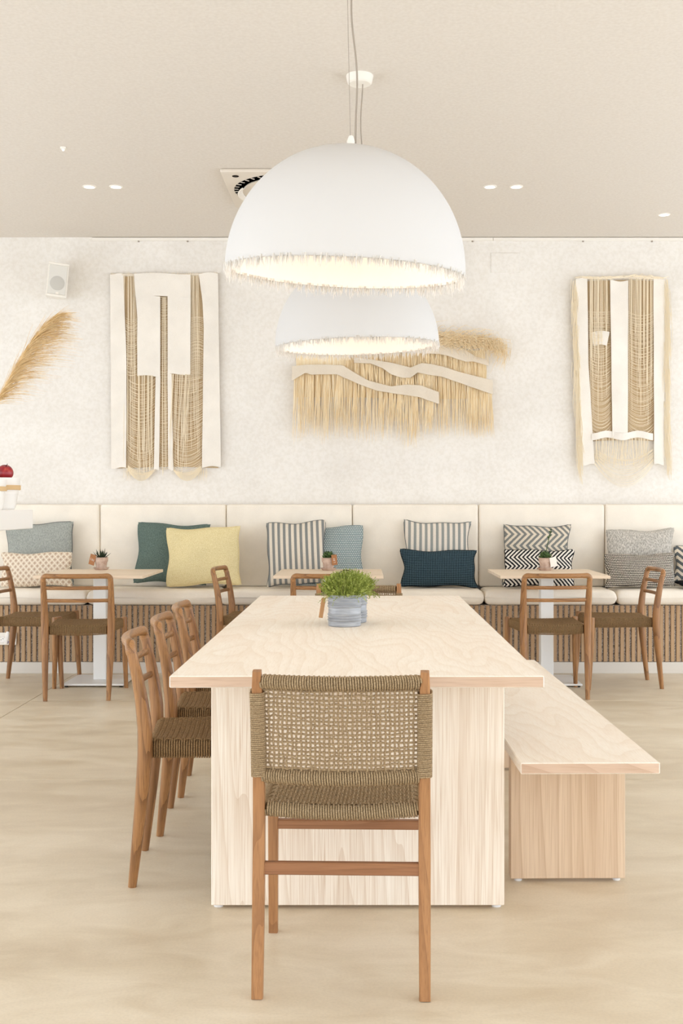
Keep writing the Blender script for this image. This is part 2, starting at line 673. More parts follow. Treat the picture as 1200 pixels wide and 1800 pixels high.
glazed('wall_right', 'x', X1 + 0.08, Y0, Y1, 0.10, 2.62, [(-2.6, 8.2)])
glazed('wall_left', 'x', X0 - 0.08, Y0, Y1, 0.10, 2.62, [(-2.6, 7.6)])  # unseen left opening, added to balance light from the right
glazed('wall_front', 'y', Y0 - 0.08, X0, X1, 0.10, 2.35, [(X0 + 0.3, X1 - 0.3)])
mullions('window_1', 'x', X1 + 0.08, (-1.0, 0.7, 2.4, 4.1, 5.8), 0.10, 2.62)
mullions('window_2', 'y', Y0 - 0.08, (-2.6, -0.9, 0.8, 2.5), 0.10, 2.35)
mullions('added_window_3', 'x', X0 - 0.08, (-1.0, 0.7, 2.4, 4.1, 5.8), 0.10, 2.62)  # mullions of the added left opening

# picture rail on the back wall, in lengths
rail = MB()
joints = [-2.046, 0.98, 3.2]
for a, b in zip(joints[:-1], joints[1:]):
    rail.box((a + b) / 2, Y1 - 0.009, 3.203, b - a - 0.004, 0.018, 0.022, 0.002)
rail_o = struct(rail.build('trim_1', 'white_plastic'))
for px in (244, 330, 830, 1024, 1145):
    x, z = pxy(px, 423, Y1)
    MB().box(x, Y1 - 0.009, 3.188, 0.014, 0.012, 0.010, 0.002).build('hook', 'wire', rail_o)

tag(MB().box(*[(pxy(888, 462, Y1)[0]), Y1 - 0.004, pxy(888, 462, Y1)[1]], 0.222, 0.012, 0.148, 0.003).build('access_panel', 'wall_plaster'),
    'plaster coloured square access panel set flush high on the wall', 'wall panel')

# ------------------------------------------------------------------ communal table and bench
def communal_table():
    t = thing('communal_table', 'long pale oak communal table with solid panel legs in the middle of the room', 'table', (-0.017, 4.375, 0))
    xa, xb, ya, yb = -0.50, 0.50, -1.340, 1.340
    MB().box(0, 0, 0.743 - 0.016, xb - xa, yb - ya, 0.032, 0.0025).build('tabletop', 'oak_top', t, end='oak_end')
    for yy in (-0.972, 0.900):
        lg = MB().box(0.001, yy, 0.3605, 0.87, 0.05, 0.701, 0.002).build('panel_leg', 'oak_panel', t)
        for sx in (-0.415, 0.415):
            MB().lathe([(0.014, 0), (0.015, 0.004), (0.015, 0.010)], 16, (sx, yy, 0)).build('leveling_foot', 'foot_white', lg)
    return t


communal_table()


def bench():
    t = thing('bench', 'long pale oak bench with panel legs along the right side of the big table', 'bench', (0.643, 4.40, 0), (0, 0, 0.0157))
    MB().box(0, 0, 0.4335, 0.406, 2.19, 0.033, 0.0025).build('seat', 'oak_top', t, end='oak_end')
    for yy in (-0.76, 0.76):
        lg = MB().box(-0.004, yy, 0.2135, 0.365, 0.045, 0.405, 0.002).build('panel_leg', 'oak_bench_panel', t)
        for sx in (-0.16, 0.155):
            MB().lathe([(0.012, 0), (0.013, 0.004), (0.013, 0.011)], 16, (sx, yy, 0)).build('leveling_foot', 'foot_white', lg)


bench()


# ------------------------------------------------------------------ woven cord seats
def seat_weave(wf_, wr_, y0, y1, ztop, zbot, dip, pitch, r, inset=0.0, edge=0.012):
    """cords laid across and along, interlaced on top and wrapped over the rails; returns (cords, core)"""
    mb = MB()
    ny = int((y1 - y0 - 2 * edge) / pitch)
    nx = int((min(wf_, wr_) - 2 * edge) / pitch)

    def half(y):
        return lerp(wr_, wf_, (y - y0) / (y1 - y0)) / 2

    def zt(u, v):
        return ztop - dip * (1 - u * u) * (0.45 + 0.55 * (1 - v * v))
    amp = r * 0.75
    for i in range(ny):
        y = y0 + edge + (i + 0.5) * (y1 - y0 - 2 * edge) / ny
        v = (y - (y0 + y1) / 2) / ((y1 - y0) / 2)
        h = half(y)
        pts = [(-h + 0.014, y, zbot), (-h, y, zbot + 0.003), (-h - 0.001, y, (zbot + ztop) / 2), (-h + 0.002, y, ztop - 0.007)]
        for j in range(nx):
            u = ((j + 0.5) / nx * 2 - 1) * (1 - edge / h)
            pts.append((u * h, y, zt(u, v) + amp * (1 if (i // 2 + j) % 2 else -1)))
        pts += [(h - 0.002, y, ztop - 0.007), (h + 0.001, y, (zbot + ztop) / 2), (h, y, zbot + 0.003), (h - 0.014, y, zbot)]
        mb.tube(pts, r, 4, (0, 1, 0), caps=False)
    for j in range(nx):
        pts = []
        def X(y):
            h = half(y)
            return ((j + 0.5) / nx * 2 - 1) * (1 - edge / h) * h
        u0 = ((j + 0.5) / nx * 2 - 1)
        ze = zt(u0, 1)
        zr = zt(u0, -1)
        sagb = dip * 0.6 * (1 - u0 * u0)
        pts = [(X(y0), y0 + 0.014, zbot - sagb), (X(y0), y0, zbot + 0.003 - sagb), (X(y0), y0 - 0.003 , (zbot + zr) / 2), (X(y0), y0 + 0.002, zr - 0.006)]
        for i in range(ny):
            y = y0 + edge + (i + 0.5) * (y1 - y0 - 2 * edge) / ny
            v = (y - (y0 + y1) / 2) / ((y1 - y0) / 2)
            pts.append((X(y), y, zt(u0, v) - amp * (1 if (i // 2 + j) % 2 else -1)))
        pts += [(X(y1), y1 - 0.002, ze - 0.006), (X(y1), y1 + 0.003, (zbot + ze) / 2), (X(y1), y1, zbot + 0.003), (X(y1), y1 - 0.014, zbot)]
        mb.tube(pts, r, 4, (1, 0, 0), caps=False)
    core = MB()
    n = 9
    G = []
    for i in range(n):
        row = []
        for j in range(n):
            u, v = j / (n - 1) * 2 - 1, i / (n - 1) * 2 - 1
            y = lerp(y0 + 0.004, y1 - 0.004, i / (n - 1))
            row.append((u * (half(y) - 0.004), y, zt(u, v) - 0.008))
        G.append(row)
    G = np.array(G)
    Bt = G.copy()
    Bt[:, :, 2] = zbot + 0.004
    mid = (G + Bt) / 2
    # closed slab
    o = n * n
    fs = []
    for i in range(n - 1):
        for j in range(n - 1):
            a, b, c, d = i * n + j, i * n + j + 1, (i + 1) * n + j + 1, (i + 1) * n + j
            fs.append((a, b, c, d))
            fs.append((o + a, o + d, o + c, o + b))
    ids = [j for j in range(n)] + [i * n + n - 1 for i in range(1, n)] + [(n - 1) * n + j for j in range(n - 2, -1, -1)] + [i * n for i in range(n - 2, 0, -1)]
    for q in range(len(ids)):
        a, b = ids[q], ids[(q + 1) % len(ids)]
        fs.append((a, o + a, o + b, b))
    core.add(np.concatenate([G.reshape(-1, 3), Bt.reshape(-1, 3)]), fs)
    return mb, core


# ------------------------------------------------------------------ teak ladder-back chair
def make_teak_chair():
    t = thing('teak_chair', 'x', 'chair')
    # rear posts
    zs = np.array([0.0, 0.10, 0.22, 0.34, 0.42, 0.50, 0.58, 0.66, 0.73])
    yy = np.array([-0.245, -0.234, -0.221, -0.210, -0.204, -0.205, -0.214, -0.228, -0.244])
    rr = np.array([0.0135, 0.0165, 0.0195, 0.0225, 0.0238, 0.0232, 0.0208, 0.0185, 0.0165])
    xx = np.array([0.190, 0.193, 0.196, 0.199, 0.200, 0.201, 0.202, 0.203, 0.203])
    zz = np.linspace(0, 0.735, 26)
    posts = []
    for s in (-1, 1):
        m = MB()
        m.tube(np.stack([s * np.interp(zz, zs, xx), np.interp(zz, zs, yy), zz], 1), np.interp(zz, zs, rr), 12, (1, 0, 0))
        p = m.build('rear_post', 'teak_v', t)
        posts.append(p)
        MB().lathe([(0.008, 0.0), (0.0095, 0.0015), (0.0095, 0.003)], 10, (s * 0.190, -0.245, -0.0005)).build('glide', 'foot_white', p)
    # crest rail with its bent corners
    pts, rad = [], []
    pts.append((-0.203, -0.2455, 0.733)); rad.append(0.0165)
    for i in range(7):
        a = i / 6 * PI / 2
        pts.append((-0.203 + 0.022 * (1 - math.cos(a)), -0.248 - 0.001 * i, 0.742 + 0.022 * math.sin(a))); rad.append(0.0168)
    for i in range(1, 12):
        u = -1 + 2 * i / 12
        pts.append((u * 0.181, -0.254 - 0.030 * (1 - u * u), 0.764)); rad.append(0.0150)
    for i in range(7):
        a = (6 - i) / 6 * PI / 2
        pts.append((0.203 - 0.022 * (1 - math.cos(a)), -0.248 - 0.001 * (6 - i), 0.742 + 0.022 * math.sin(a))); rad.append(0.0168)
    pts.append((0.203, -0.2455, 0.733)); rad.append(0.0165)
    MB().tube(pts, rad, 12, (0, 1, 0)).build('crest_rail', 'teak_h', t)
    for z in (0.690, 0.612):
        y = np.interp(z, zs, yy)
        P = [(u * 0.200, y - 0.026 * (1 - u * u), z) for u in np.linspace(-1, 1, 15)]
        a = np.arange(10) * 2 * PI / 10
        MB().tube(P, 1.0, prof=np.stack([np.cos(a) * 0.0075, np.sin(a) * 0.0115], 1), ref=(0, 0, 1)).build('back_slat', 'teak_h', t)
    # front legs
    for s in (-1, 1):
        P = [(s * 0.232, 0.240, 0.0), (s * 0.228, 0.232, 0.12), (s * 0.224, 0.224, 0.25), (s * 0.222, 0.219, 0.38), (s * 0.222, 0.217, 0.462), (s * 0.222, 0.217, 0.468)]
        lg = MB().tube(P, [0.0135, 0.0155, 0.0180, 0.0195, 0.0195, 0.0165], 12, (1, 0, 0)).build('front_leg', 'teak_v', t)
        MB().lathe([(0.008, 0.0), (0.0095, 0.0015), (0.0095, 0.003)], 10, (s * 0.232, 0.240, -0.0005)).build('glide', 'foot_white', lg)
    cords, core = seat_weave(0.438, 0.368, -0.200, 0.222, 0.458, 0.402, 0.012, 0.0078, 0.0038)
    seat = core.build('seat', 'cord_core', t)
    cords.build('woven_cord', 'cord', seat, sharp=None, kind='stuff')
    # side rails under the cords show at the ends
    for s in (-1, 1):
        MB().tube([(s * 0.168, -0.190, 0.430), (s * 0.200, 0.212, 0.430)], 0.012, 8, (0, 0, 1)).build('seat_rail', 'teak_v', t)
    return t


proto = make_teak_chair()
G_ROW = 'teak chairs along the left side of the communal table'
G_CAFE = 'teak chairs at the cafe tables'
row = [((-0.497, 3.783), -85, 'nearest teak ladder-back chair in the row left of the communal table'),
       ((-0.505, 4.330), -86, 'middle teak ladder-back chair of the row left of the communal table'),
       ((-0.516, 4.870), -86, 'farthest teak ladder-back chair of the row left of the communal table')]
cafe = [((-1.765, 7.195), 4, 'teak chair with its back to us at the left cafe table'),
        ((-2.205, 7.66), -90, 'teak chair cut by the left frame edge, facing the left cafe table'),
        ((-0.725, 7.70), -95, 'teak chair seen from the side in front of the yellow cushion'),
        ((-0.225, 7.205), 0, 'teak chair with its back to us behind the leafy tin planter'),
        ((1.178, 7.235), 3, 'teak chair with its back to us at the right cafe table'),
        ((1.700, 7.60), 90, 'teak chair seen from the side, right of the right cafe table')]
first = True
for lst, grp in ((row, G_ROW), (cafe, G_CAFE)):
    for (x, y), a, lab in lst:
        if first:
            proto.location = (x, y, 0)
            proto.rotation_euler = (0, 0, R(a))
            proto['label'] = lab
            proto['group'] = grp
            first = False
        else:
            dup(proto, lab, (x, y, 0), (0, 0, R(a)), grp)


# ------------------------------------------------------------------ rope-back chair
def coil(mb, path, rad, pitch, r, ref, prof=None, k=4, per=10, jitter=0.0):
    """a cord wound round a path"""
    P = np.asarray(path, dtype=float)
    d = np.r_[0, np.cumsum(np.linalg.norm(np.diff(P, axis=0), axis=1))]
    turns = int(d[-1] / pitch)
    n = turns * per + 1
    sd = np.linspace(0, d[-1], n)
    C = np.stack([np.interp(sd, d, P[:, q]) for q in range(3)], 1)
    T = np.gradient(C, axis=0)
    T /= np.linalg.norm(T, axis=1)[:, None]
    N = np.cross(T, np.asarray(ref, dtype=float))
    N /= np.linalg.norm(N, axis=1)[:, None]
    B = np.cross(T, N)
    a = np.arange(n) * 2 * PI / per
    if prof is None:
        ca, sa = rad * np.cos(a), rad * np.sin(a)
    else:
        c, s = np.cos(a), np.sin(a)
        q = (np.abs(c) ** 5 + np.abs(s) ** 5) ** (-1 / 5)
        ca, sa = rad * c * q, rad * s * q
    ca = ca * (1 + jitter * np.sin(a * 0.5))
    sa = sa * (1 + jitter * np.sin(a * 0.5))
    V = C + N * ca[:, None] + B * sa[:, None]
    axis = int(np.argmax(np.abs(P[-1] - P[0])))
    rf = [0, 0, 0]
    rf[axis] = 1
    mb.tube(V, r, k, rf)


def make_rope_chair():
    t = thing('rope_chair', 'x', 'chair')
    zs = np.array([0.0, 0.15, 0.30, 0.42, 0.52, 0.65, 0.80])
    yy = np.array([-0.215, -0.198, -0.183, -0.176, -0.180, -0.196, -0.222])
    yat = lambda z: float(np.interp(z, zs, yy))
    zz = np.linspace(0, 0.797, 22)
    px = 0.2035
    for s in (-1, 1):
        P = np.stack([np.full(22, s * px), np.interp(zz, zs, yy), zz], 1)
        rr_ = np.interp(zz, [0, 0.3, 0.5, 0.785, 0.797], [0.0138, 0.0150, 0.0145, 0.0125, 0.0105])
        p = MB().tube(P, rr_, ref=(0, 1, 0), prof=SQ).build('rear_post', 'teak_pale_v', t)
        MB().lathe([(0.008, 0.0), (0.0095, 0.0015), (0.0095, 0.003)], 10, (s * px, -0.215, -0.0005)).build('glide', 'foot_white', p)
        zw = np.linspace(0.536, 0.747, 12)
        m = MB()
        coil(m, np.stack([np.full(12, s * px), np.interp(zw, zs, yy), zw], 1), 0.0165, 0.0052, 0.0030, (0, 1, 0), prof=1, per=16, jitter=0.03)
        m.build('post_wrap', 'cord_pale', p, sharp=None)
        P = [(s * 0.211, 0.214, 0.0), (s * 0.211, 0.210, 0.44), (s * 0.211, 0.2095, 0.448)]
        lg = MB().tube(P, [0.0125, 0.0145, 0.0125], ref=(0, 1, 0), prof=SQ).build('front_leg', 'teak_pale_v', t)
        MB().lathe([(0.008, 0.0), (0.0095, 0.0015), (0.0095, 0.003)], 10, (s * 0.211, 0.214, -0.0005)).build('glide', 'foot_white', lg)
    # stretchers
    MB().box(0, yat(0.305), 0.307, 0.385, 0.022, 0.030, 0.003).build('stretcher', 'teak_pale_h', t)
    MB().box(0, 0.212, 0.305, 0.400, 0.022, 0.026, 0.003).build('stretcher', 'teak_pale_h', t)
    # back: two wound rails and an open cord mesh
    u = np.linspace(-1, 1, 25)

    def bow(z):
        return 0.030
    for z, nm in ((0.770, 'top_rail'), (0.534, 'lower_rail')):
        P = np.stack([u * 0.190, yat(z) - bow(z) * (1 - u * u), np.full(25, z)], 1)
        ro = MB().tube(P, 0.0145, 10, (0, 0, 1)).build(nm, 'cord_core', t)
        m = MB()
        coil(m, P, 0.0160, 0.0062, 0.0033, (0, 0, 1), jitter=0.06)
        m.build('cord_winding', 'cord_pale', ro, sharp=None)
    m = MB()
    nr, nc = 19, 32
    zr = np.linspace(0.556, 0.750, nr)
    xc = np.linspace(-0.176, 0.176, nc)
    lr = np.random.default_rng(3)
    jx = lr.normal(0, 0.0012, (nr, nc))
    jz = lr.normal(0, 0.0011, (nr, nc))
    for i in range(nr):
        pts = [(-0.192, yat(zr[i]) + 0.0, zr[i])]
        for j in range(nc):
            uu = xc[j] / 0.19
            pts.append((xc[j] + jx[i, j], yat(zr[i]) - bow(zr[i]) * (1 - uu * uu) + 0.0026 * (1 if (i + j) % 2 else -1), zr[i] + jz[i, j]))
        pts.append((0.192, yat(zr[i]), zr[i]))
        m.tube(pts, 0.0029, 5, (0, 0, 1), caps=False)
    for j in range(nc):
        uu = xc[j] / 0.19
        pts = [(xc[j], yat(0.540) - bow(0) * (1 - uu * uu), 0.540)]
        for i in range(nr):
            pts.append((xc[j] + jx[i, j], yat(zr[i]) - bow(zr[i]) * (1 - uu * uu) - 0.0026 * (1 if (i + j) % 2 else -1), zr[i] + jz[i, j]))
        pts.append((xc[j], yat(0.764) - bow(0) * (1 - uu * uu), 0.764))
        m.tube(pts, 0.0029, 5, (1, 0, 0), caps=False)
    m.build('woven_back', 'cord_pale', t, sharp=None, kind='stuff')
    # seat
    for y, z, nm, w, sag in ((-0.168, 0.450, 'rear_seat_rail', 0.188, 0.010), (0.205, 0.448, 'front_seat_rail', 0.196, 0.006)):
        P = np.stack([u * w, np.full(25, y), z - sag * (1 - u * u)], 1)
        ro = MB().tube(P, 0.0145, 10, (0, 0, 1)).build(nm, 'cord_core', t)
        m = MB()
        coil(m, P, 0.0165, 0.0062, 0.0033, (0, 0, 1), jitter=0.06)
        m.build('cord_winding', 'cord_pale', ro, sharp=None)
    for s in (-1, 1):
        P = np.stack([np.linspace(s * 0.197, s * 0.205, 12), np.linspace(-0.16, 0.20, 12), np.full(12, 0.445)], 1)
        ro = MB().tube(P, 0.0125, 10, (0, 0, 1)).build('side_seat_rail', 'cord_core', t)
        m = MB()
        coil(m, P, 0.0140, 0.0062, 0.0030, (0, 0, 1))
        m.build('cord_winding', 'cord_pale', ro, sharp=None)
    m = MB()
    ny, nx = 34, 36
    ysv = np.linspace(-0.145, 0.185, ny)
    xsv = np.linspace(-0.175, 0.175, nx)

    def zt(x, y):
        a, b = x / 0.19, (y - 0.02) / 0.185
        return 0.462 - 0.016 * (1 - a * a) * (0.5 + 0.5 * (1 - b * b))
    for i in range(ny):
        pts = [(-0.198, ysv[i], 0.452)] + [(x, ysv[i], zt(x, ysv[i]) + 0.0024 * (1 if (i // 2 + j) % 2 else -1)) for j, x in enumerate(xsv)] + [(0.198, ysv[i], 0.452)]
        m.tube(pts, 0.0034, 4, (0, 1, 0), caps=False)
    for j in range(nx):
        x = xsv[j]
        pts = [(x, -0.166, zt(x, -0.166) + 0.003)] + [(x, y, zt(x, y) - 0.0024 * (1 if (i // 2 + j) % 2 else -1)) for i, y in enumerate(ysv)] + [(x, 0.203, zt(x, 0.203) + 0.003)]
        m.tube(pts, 0.0034, 4, (1, 0, 0), caps=False)
    m.build('woven_seat', 'cord_pale', t, sharp=None, kind='stuff')
    return t


rc = make_rope_chair()
rc.location = (-0.0475, 2.977, 0)
rc.rotation_euler = (0, 0, -0.03)
rc['label'] = 'rope chair with open woven back in front, nearest to the viewer'
rc['group'] = 'rope-back chairs at the table ends'
dup(rc, 'rope chair at the far end of the table, mostly hidden by the tin planter', (-0.022, 5.572, 0), (0, 0, PI), 'rope-back chairs at the table ends')


# ------------------------------------------------------------------ cafe tables
def make_cafe_table():
    t = thing('cafe_table', 'x', 'table')
    MB().box(0, 0, 0.732, 0.71, 0.74, 0.020, 0.002).build('tabletop', 'oak_cafe', t)
    MB().box(0, 0, 0.373, 0.086, 0.086, 0.700, 0.003).build('column', 'white_metal', t)
    MB().box(0, 0, 0.716, 0.30, 0.30, 0.010, 0.002).build('top_plate', 'white_metal', t)
    b = MB().box(0, -0.02, 0.016, 0.404, 0.42, 0.013, 0.003).build('base_plate', 'white_metal', t)
    for sx in (-0.18, 0.18):
        for sy in (-0.21, 0.17):
            MB().lathe([(0.012, 0), (0.012, 0.0105)], 12, (sx, sy, 0)).build('foot', 'rubber', b)
    return t


ct = make_cafe_table()
ct.location = (-1.773, 7.70, 0)
ct['label'] = 'left square cafe table with white column, holding the spiky plant'
ct['group'] = 'cafe tables along the banquette'
dup(ct, 'middle square cafe table, mostly hidden behind the communal table', (-0.224, 7.70, 0), (0, 0, 0), 'cafe tables along the banquette')
dup(ct, 'right square cafe table with white column, before the black herringbone cushion', (1.238, 7.70, 0), (0, 0, 0), 'cafe tables along the banquette')


# ------------------------------------------------------------------ banquette
SEAMS = [-3.832, -2.894, -1.956, -1.018, -0.080, 0.858, 1.796, 2.734, 3.672]


def banquette():
    t = thing('banquette', 'long built-in cream banquette with vertical oak slats along the back wall', 'bench seat', (0, 8.3, 0))
    xa, xb = SEAMS[0], SEAMS[-1]
    MB().box((xa + xb) / 2, 0.036, 0.2425, xb - xa, 0.467, 0.487).build('base', 'felt_back', t)
    MB().box((xa + xb) / 2, -0.206, 0.040, xb - xa, 0.020, 0.080, 0.002).build('plinth', 'plinth_paint', t)
    sl = None
    pitch = 0.0398
    n = int((xb - xa - 0.03) / pitch)
    for i in range(n):
        x = xa + 0.0225 + i * pitch
        if sl is None:
            sl = MB().box(0, 0, 0, 0.0255, 0.011, 0.400, 0.0015).build('slat', 'oak_slat', t, (x, -0.2030, 0.283))
        else:
            share(sl, 'slat', t, (x, -0.2030, 0.283))
    for a, b in zip(SEAMS[:-1], SEAMS[1:]):
        w = b - a - 0.004
        # upholstered panel with soft rounded edges
        m = MB()
        m.box((a + b) / 2, 0.218, 0.895, w, 0.14, 0.615, 0.022, 4)
        m.build('backrest_panel', 'upholstery', t, sharp=60)


banquette()


def seat_pad(a, b, label):
    w = b - a - 0.006
    nx, ny = 28, 14
    dpt = 0.42

    def surf(u, v, top):
        # superellipse section, softened corners
        eu = max(0.0, 1 - abs(u) ** 40)
        ev = max(0.0, 1 - abs(v) ** 14)
        e = (eu * ev) ** 0.5
        h = 0.053 * e
        crown = 0.008 * (1 - u * u) * (1 - v * v)
        x = u * w / 2
        y = v * dpt / 2
        return (x, y, 0.053 + (h + crown if top else -h))
    us = np.sin(np.linspace(-1, 1, nx) * PI / 2)
    vs = np.sin(np.linspace(-1, 1, ny) * PI / 2)
    V, fs = [], []
    for top in (True, False):
        o = len(V)
        for v in vs:
            for u in us:
                x, y, z = surf(u, v, top)
                z += (0.002 * math.sin(9 * x + 5 * y + a) if top else 0)
                V.append((x, y, z))
        for i in range(ny - 1):
            for j in range(nx - 1):
                q = (o + i * nx + j, o + i * nx + j + 1, o + (i + 1) * nx + j + 1, o + (i + 1) * nx + j)
                fs.append(q if top else q[::-1])
    m = MB().add(V, fs)
    o = m.build('seat_pad', 'upholstery', None, ((a + b) / 2, 8.245, 0.488), sharp=None)
    tag(o, label, 'seat cushion', 'cream seat pads of the banquette')


pads = ['cream banquette seat pad at the far left end, beyond the bar counter',
        'cream banquette seat pad under the beige lattice cushion, behind the left frame-edge chair',
        'cream banquette seat pad under the teal cushion',
        'cream banquette seat pad under the wide grey striped cushion beside the knitted one',
        'cream banquette seat pad under the dark navy lumbar cushion',
        'cream banquette seat pad under the black and white herringbone cushion',
        'cream banquette seat pad under the speckled cushion at the far right',
        'cream banquette seat pad at the right end beyond the frame edge']
for (a, b), lab in zip(list(zip(SEAMS[:-1], SEAMS[1:]))[0:8], pads):
    seat_pad(a, b, lab)


# ------------------------------------------------------------------ scatter cushions
def cushion(label, mat, w, h, th, loc, lean=-14, roll=0, yaw=0, pip='piping_dark', ear=0.055, seed=0):
    lr = random.Random(seed)
    n = 25
    t = thing('cushion', label, 'cushion', loc, (R(lean), R(roll), R(yaw)), 'scatter cushions on the banquette')
    ph = [lr.uniform(0, 6.28) for _ in range(6)]
    us = np.sin(np.linspace(-1, 1, n) * PI / 2)

    def outline(u, v):
        x = u * w / 2 * (1 - ear * (1 - v * v) * 1.3)
        z = v * h / 2 * (1 - ear * (1 - u * u) * 1.3)
        x += 0.006 * math.sin(5 * v + ph[0]) * abs(u)
        z += 0.006 * math.sin(5 * u + ph[1]) * abs(v)
        return x, z
    V, fs = [], []
    for side in (1, -1):
        o = len(V)
        for v in us:
            for u in us:
                x, z = outline(u, v)
                e = (max(0, 1 - u * u) * max(0, 1 - v * v)) ** 0.42
                wr = 0.05 * math.sin(7 * u + 3 * v + ph[2]) * abs(v) + 0.06 * math.sin(4 * v - 6 * u + ph[3]) * abs(u)
                y = -side * th / 2 * e * (1 + wr)
                V.append((x, y, z + h / 2))
        for i in range(n - 1):
            for j in range(n - 1):
                q = (o + i * n + j, o + i * n + j + 1, o + (i + 1) * n + j + 1, o + (i + 1) * n + j)
                fs.append(q if side == 1 else q[::-1])
    MB().add(V, fs).build('cover', mat, t, sharp=None)
    ring = [(a, -1) for a in np.linspace(-1, 1, 21)] + [(1, a) for a in np.linspace(-1, 1, 21)[1:]] + [(a, 1) for a in np.linspace(1, -1, 21)[1:]] + [(-1, a) for a in np.linspace(1, -1, 21)[1:-1]]
    P = []
    for u, v in ring:
        x, z = outline(u, v)
        P.append((x, 0, z + h / 2))
    P = np.array(P)
    sm = 0.25 * np.roll(P, 1, 0) + 0.5 * P + 0.25 * np.roll(P, -1, 0)
    MB().tube(sm, 0.0042, 6, (0, 1, 0), closed=True).build('piping', pip, t, sharp=None)
    return t


ST = 0.600   # top of the seat pads


def cush_px(label, mat, x0, x1, y0, y1, D, th, lean, roll=0, yaw=0, pip='piping_dark', seed=0, ear=0.055):
    """a cushion standing on the seat at depth D; the photo gives its width and its height"""
    s = F / D
    w = (x1 - x0) / s
    h = (y1 - y0) / s / math.cos(R(lean))
    X = ((x0 + x1) / 2 - VX) / s
    cushion(label, mat, w, h, th, (X, D, ST + 0.006 + 0.5 * w * abs(math.sin(R(roll)))), lean, roll, yaw, pip, ear, seed)


cush_px('slate grey-blue cushion at the far left behind the lattice cushion', 'cushion_greyblue', 9, 129, 925, 1036, 8.30, 0.10, -8, -1.5, 0, 'piping_dark', 1)
cush_px('beige and white lattice patterned lumbar cushion at the far left', 'cushion_lattice', 0, 126, 982, 1041, 8.17, 0.11, -14, -1.5, 0, 'cushion_lattice', 2)
cush_px('deep teal velvet cushion behind the yellow cushion', 'cushion_teal', 234, 362, 930, 1037, 8.30, 0.11, -9, 3, 0, 'cushion_teal', 3)
cush_px('mustard yellow woven cushion with pale piping', 'cushion_yellow', 292, 424, 938, 1041, 8.16, 0.13, -15, -2.5, 0, 'piping_yellow', 4)
cush_px('wide grey and white striped cushion beside the blue knitted cushion', 'cushion_stripe_a', 470, 576, 926, 1039, 8.17, 0.13, -14, -3, 0, 'piping_dark', 5)
cush_px('pale blue knitted cushion leaning behind a striped cushion', 'cushion_knit_blue', 518, 640, 929, 1034, 8.30, 0.11, -9, -1, 0, 'cushion_knit_blue', 6)
cush_px('grey and white striped cushion standing behind the navy lumbar cushion', 'cushion_stripe_b', 707, 827, 922, 1036, 8.31, 0.10, -8, 1, 0, 'piping_dark', 7, 0.08)
cush_px('dark navy blue textured lumbar cushion', 'cushion_navy', 703, 840, 973, 1039, 8.16, 0.13, -15, 0, 0, 'cushion_black', 8, 0.08)
cush_px('grey and cream herringbone cushion with dark piping', 'cushion_chevron_grey', 883, 1003, 929, 1036, 8.31, 0.11, -8, 1, 0, 'piping_dark', 9, 0.07)
cush_px('black and white herringbone lumbar cushion behind the right cafe table', 'cushion_chevron_black', 885, 1010, 976, 1041, 8.16, 0.12, -14, 1, 0, 'cushion_black', 10)
cush_px('plain mottled grey cushion at the right with piped edges', 'cushion_grey', 1067, 1188, 936, 1036, 8.31, 0.11, -8, -0.5, 0, 'cushion_grey', 11, 0.07)
cush_px('cream cushion with small black speckles at the right', 'cushion_speckle', 1064, 1188, 983, 1041, 8.16, 0.13, -14, -0.5, 0, 'cushion_speckle', 12)
cush_px('cushion with wavy dark zigzags cut by the right frame edge', 'cushion_zigzag', 1183, 1290, 974, 1038, 8.29, 0.11, -12, 4, 0, 'piping_dark', 13)
cushion('flat black cushion lying at the right frame edge on the seat', 'cushion_black', 0.36, 0.14, 0.05,
        (pxy(1240, 1040, 8.07)[0], 8.075, ST + 0.030), -84, 0, 8, 'cushion_black', 0.05, 14)


